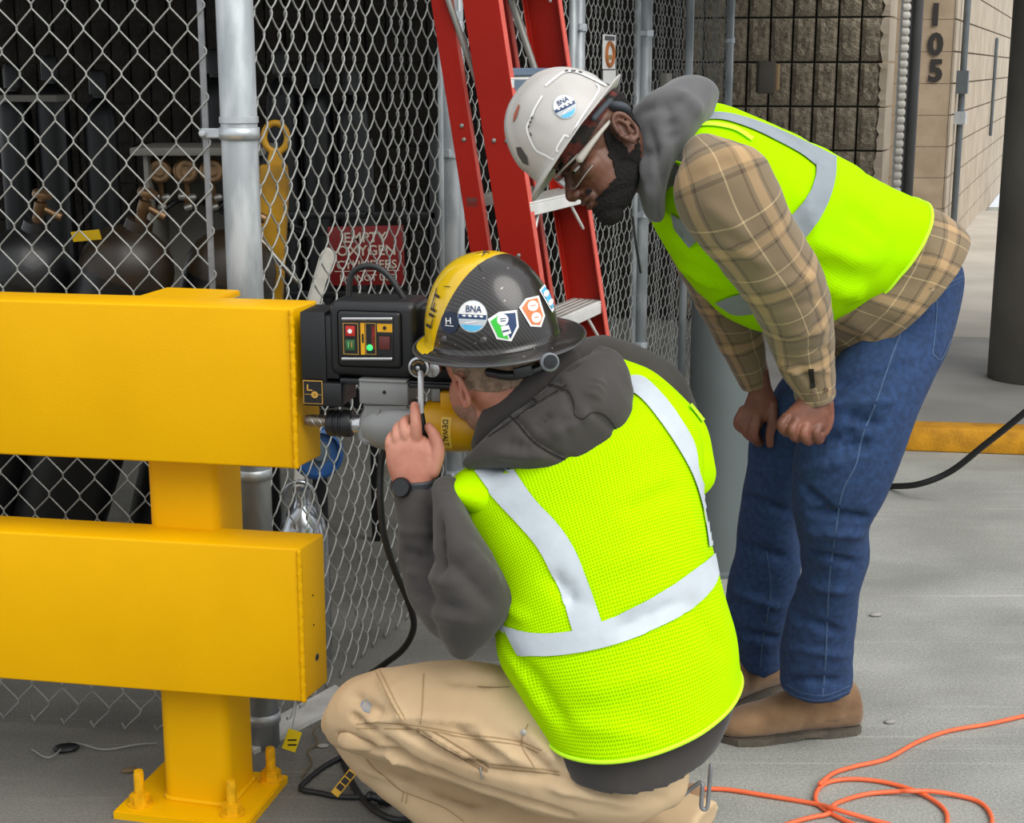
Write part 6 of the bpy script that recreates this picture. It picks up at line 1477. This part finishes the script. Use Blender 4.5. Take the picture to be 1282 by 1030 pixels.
# --- vest
V, Fc, uv = loft_raw(tb[1:], 84, 10, None, None); vmB = mesh_of('vest', V, Fc, uv); wrinkle(vmB, .005, (6, 6, 6), 31)
def Z3(x, y): return (460+x/1.9074, 420+y/1.9074)
crease(vmB, segs(vmB, [(*Z3(*a), *Z3(*b), w_, am) for a, b, w_, am in (((330, 740), (420, 900), .014, -0.0076), ((380, 790), (470, 930), .014, 0.0136), ((500, 930), (700, 960), .016, -0.0060), ((520, 860), (720, 800), .018, -0.0051), ((560, 560), (700, 500), .018, -0.0051), ((440, 570), (500, 640), .012, 0.0136), ((600, 700), (740, 640), .016, 0.0119), ((320, 640), (380, 680), .010, -0.0076), ((300, 700), (380, 800), .012, 0.0136), ((760, 400), (800, 520), .014, -0.0068), ((760, 620), (850, 760), .016, 0.0102), ((620, 420), (740, 360), .016, 0.0102))]))
vestB = link('safety_vest', vmB, B, M_vest); solid(vestB, .004); bvB = bvh_of(vmB)
# shoulder yoke that laps over the sleeve tops
M_limef = mat('lime_fold', '#c8ff00', .85, spec=.03); bsdf(M_limef).inputs['Base Color'].default_value = (.47, .86, 0, 1)
yk = fuse([loft_raw(rings([(549, 617, 560, 604, 2.75, .06), (562, 624, 585, 592, 2.745, .11), (586, 640, 625, 584, 2.76, .15), (612, 660, 660, 590, 2.79, .16)]), 28, 5)], .006, 3)
link('vest_shoulder', yk, vestB, M_limef)
yk2 = fuse([loft_raw(rings([(765, 470, 782, 450, 2.90, .10), (785, 500, 818, 465, 2.89, .15), (815, 540, 856, 498, 2.87, .18), (840, 585, 880, 530, 2.85, .19), (850, 620, 880, 572, 2.82, .18)]), 28, 5)], .006, 3)
link('vest_shoulder', yk2, vestB, M_limef)
class MultiBVH:
    def __init__(s, lst): s.l = lst
    def ray_cast(s, o, d):
        best = (None, None, None, None)
        for b in s.l:
            r = b.ray_cast(o, d)
            if r[0] is not None and (best[0] is None or r[3] < best[3]): best = r
        return best
bvB2 = MultiBVH([bvB, bvh_of(yk), bvh_of(yk2)])
d = Decal(); d.grid([Z3(*q) for q in ((255, 325), (300, 385), (360, 450), (410, 510), (445, 580), (470, 640), (492, 708))], [Z3(*q) for q in ((345, 312), (400, 390), (455, 450), (495, 510), (520, 570), (540, 625), (560, 685))], M_refl, bvB2, .004, 6, 8); d.done('reflective_tape', vestB)
d = Decal(); d.grid([Z3(*q) for q in ((325, 692), (400, 710), (490, 705), (560, 683), (640, 645), (720, 600), (790, 550), (826, 520))], [Z3(*q) for q in ((362, 762), (440, 764), (530, 752), (620, 728), (700, 695), (770, 655), (820, 605), (836, 570))], M_refl, bvB2, .0046, 6, 8); d.done('reflective_tape', vestB)
d = Decal(); d.grid([Z3(*q) for q in ((585, 110), (650, 100), (700, 140), (745, 200), (778, 260), (790, 330), (815, 400), (822, 500))], [Z3(*q) for q in ((600, 122), (650, 150), (700, 210), (740, 270), (772, 330), (792, 390), (803, 440), (812, 505))], M_refl, bvB2, .0046, 5, 8); d.done('reflective_tape', vestB)

d = Decal(); d.grid([Z3(*q) for q in ((305, 672), (320, 668), (330, 690))], [Z3(*q) for q in ((302, 700), (318, 702), (330, 710))], M_refl, bvB2, .004, 3, 4); d.done('vest_binding', vestB)
piping('vest_binding', coords(vmB)[-84:], .0042, M_bind, vestB)
d = Decal(); seamline(d, [Z3(*q) for q in ((172, 372), (205, 405), (235, 450), (262, 490))], 4.5, M_bind, bvB2, .005); d.done('vest_binding', vestB)
d = Decal(); seamline(d, [Z3(*q) for q in ((610, 58), (680, 88), (750, 148), (798, 205))], 4, M_bind, bvB2, .005); d.done('vest_binding', vestB)

# --- yellow and carbon full-brim hard hat
hatc = P(616, 420, 2.79)
W, Fc, fm, VL = hardhat(hatc, bf, bl, ub, B, (.131, .118, .158), lambda a: (.036-.010*math.cos(a)-.006*math.sin(a), -.008), lambda x, y, z: 1, ridge=False)
hmY = mesh_of('hard_hat', W, Fc, mats=[M_haty, M_carbon], fm=fm); bvY = bvh_of(hmY)
k0, k1, k2 = (hit(bvY, 500+x/5.128, 290+y/5.128) for x, y in ((238, 655), (370, 362), (700, 142)))
pn = (k1-k0).cross(k2-k0).normalized(); pn = pn if pn.dot(bf) > 0 else -pn
bm = bmesh.new(); bm.from_mesh(hmY); bmesh.ops.bisect_plane(bm, geom=list(bm.verts)+list(bm.edges)+list(bm.faces), plane_co=k0, plane_no=pn)
pl2 = pn-2*pn.dot(bl)*bl
for f in bm.faces:
    c = f.calc_center_median(); top = (c-hatc).dot(ub) > .0
    rad = math.hypot((c-hatc).dot(bf)/.131, (c-hatc).dot(bl)/.118)
    f.material_index = 0 if (c-k0).dot(pn) > 0 and (top or rad < 1.14) else 1
bm.to_mesh(hmY); bm.free()
hatB = link('hard_hat', hmY, B); solid(hatB, .003); bvY = bvh_of(hmY)
def Z7(x, y): return (500+x/5.128, 290+y/5.128)
bna('round_sticker', 592, 396, 17.5, 19, 3, bvY, hatB)
M_green = mat('sticker_green', '#35c23a', .5); M_orange = mat('sticker_orange', '#e27a45', .5); M_navyd = mat('sticker_dark_navy', '#14243d', .5)
d = Decal(); disc(d, *Z7(328, 582), 11.2, 14.0, .0, M_navyd, bvY, .002); d.text('H', Z7(302, 592), (11, -.6), (-.6, -11), M_wht, bvY, .0032); seamline(d, [Z7(300, 600), Z7(355, 606)], 1.0, M_wht, bvY, .0032); d.text('503', Z7(306, 640), (5.2, .2), (-.4, -6.0), M_greyp, bvY, .0032)
d.done('small_round_sticker', hatB)
d = Decal()
d.poly([Z7(*q) for q in ((567, 562), (640, 515), (752, 503), (765, 610), (718, 702), (625, 688))], M_wht, bvY, .0022)
d.poly([Z7(*q) for q in ((585, 575), (640, 535), (700, 690), (635, 675))], M_green, bvY, .0030); d.poly([Z7(*q) for q in ((660, 528), (742, 520), (750, 605), (712, 685), (690, 640))], M_navy, bvY, .0030)
disc(d, *Z7(662, 565), 7, 7.2, 0, M_wht, bvY, .0036); d.poly([Z7(*q) for q in ((650, 610), (700, 598), (716, 650), (668, 670))], M_wht, bvY, .0036)
seamline(d, [Z7(645, 560), Z7(682, 556)], 1, M_navy, bvY, .0042); seamline(d, [Z7(648, 574), Z7(680, 571)], 1, M_navy, bvY, .0042); seamline(d, [Z7(662, 640), Z7(704, 630)], 2, M_navy, bvY, .0042)
d.done('green_shield_sticker', hatB)
d = Decal()
d.poly([Z7(*q) for q in ((765, 487), (808, 430), (890, 412), (930, 540), (905, 612), (838, 608))], M_wht, bvY, .0022)
d.poly([Z7(*q) for q in ((782, 490), (818, 442), (880, 428), (914, 540), (896, 598), (845, 594))], M_orange, bvY, .0030)
disc(d, *Z7(850, 478), 6.5, 6.5, 0, M_wht, bvY, .0036); disc(d, *Z7(872, 552), 6, 6.5, 0, M_wht, bvY, .0036); seamline(d, [Z7(835, 478), Z7(866, 474)], 1, M_orange, bvY, .0042); seamline(d, [Z7(858, 552), Z7(886, 548)], 1, M_orange, bvY, .0042)
d.done('orange_shield_sticker', hatB)
d = Decal()
d.poly([Z7(*q) for q in ((893, 378), (925, 340), (962, 385), (1000, 480), (975, 520), (945, 470))], M_wht, bvY, .0022); d.poly([Z7(*q) for q in ((903, 382), (925, 355), (955, 395), (984, 475), (970, 500), (948, 455))], M_sky, bvY, .0030)
disc(d, *Z7(934, 400), 3.2, 4.5, .4, M_wht, bvY, .0036); disc(d, *Z7(962, 455), 2.8, 4.5, .4, M_wht, bvY, .0036)
d.done('blue_shield_sticker', hatB)
d = Decal(); d.text('LIFT', Z7(205, 632), (7.4, -27), (-8.5, -5.5), M_char, bvY, .0025, 5.); d.done('front_lettering', hatB)
d = Decal()
for q in ((520, 120, 580, 140), (540, 100, 550, 150), (560, 95, 535, 160), (505, 215, 525, 250), (290, 205, 300, 215), (570, 115, 610, 118), (290, 352, 330, 356)): seamline(d, [Z7(q[0], q[1]), Z7(q[2], q[3])], 1.1, M_char, bvY, .0022)
d.done('scratches', hatB)
for x_, y_ in ((540, 697), (292, 690)):
    q = hit(bvY, *Z7(x_, y_), .001); 
    if q: lathe('rivet_boss', [(.0062, -.002), (.0066, .001), (.0045, .0022), (.0008, .0022)], axis_frame(q, CAM-q), M_carbon, hatB, 18)
# silver edge line of the brim, suspension strap and ratchet knob
rim = [hatc+bf*((.131+.036-.010*math.cos(a)-.006*math.sin(a))*math.cos(a))+bl*((.118+.036-.010*math.cos(a)-.006*math.sin(a))*math.sin(a))+ub*(-.0100) for a in np.linspace(0, 2*math.pi, 73)]
V_, F_, u_ = loft_raw(tube_rings(rim, .0022), 8, 1, None, None); link('brim_edge', mesh_of('brim_edge', V_, F_), hatB, mat('brim_edge_grey', '#4b4b4c', .35))
tube('suspension_band', [P(612, 466, 2.70), P(640, 470, 2.675), P(672, 462, 2.69), P(695, 450, 2.72)], .009, M_dblk, hatB, 12, 5)
kq = P(688, 453, 2.625); kn = lathe('ratchet_knob', [(.013, -.012), (.0165, -.006), (.0168, .004), (.0135, .007), (.0125, .004), (.001, .004)], axis_frame(kq, (CAM-kq).normalized()+Vector((.25, 0, -.1))), mat('knob_grey', '#6e7377', .4), hatB, 28)
lathe('knob_core', [(.0120, .0035), (.0115, .0065), (.001, .0072)], axis_frame(kq, (CAM-kq).normalized()+Vector((.25, 0, -.1))), M_dblk, kn, 12, 10)
q_ = P(655, 465, 2.655); box('strap_block', (-.017, -.006, -.010), (.017, .006, .010), M_dblk, hatB, Matrix.Translation(q_) @ Matrix.Rotation(-.25, 4, 'Y'), .003)
# steel clip hanging at the belt
c0_ = P(884, 955, 2.66)
tube('belt_clip', [P(890, 958, 2.66), P(888, 985, 2.655), P(886, 1008, 2.65), P(882, 1013, 2.65), P(878, 1008, 2.65), P(879, 980, 2.655), P(868, 985, 2.66), P(856, 995, 2.66)], .0042, M_alu_old, B, 10, 4)
for o in bpy.data.objects:
    if '_abs' in o: del o['_abs']
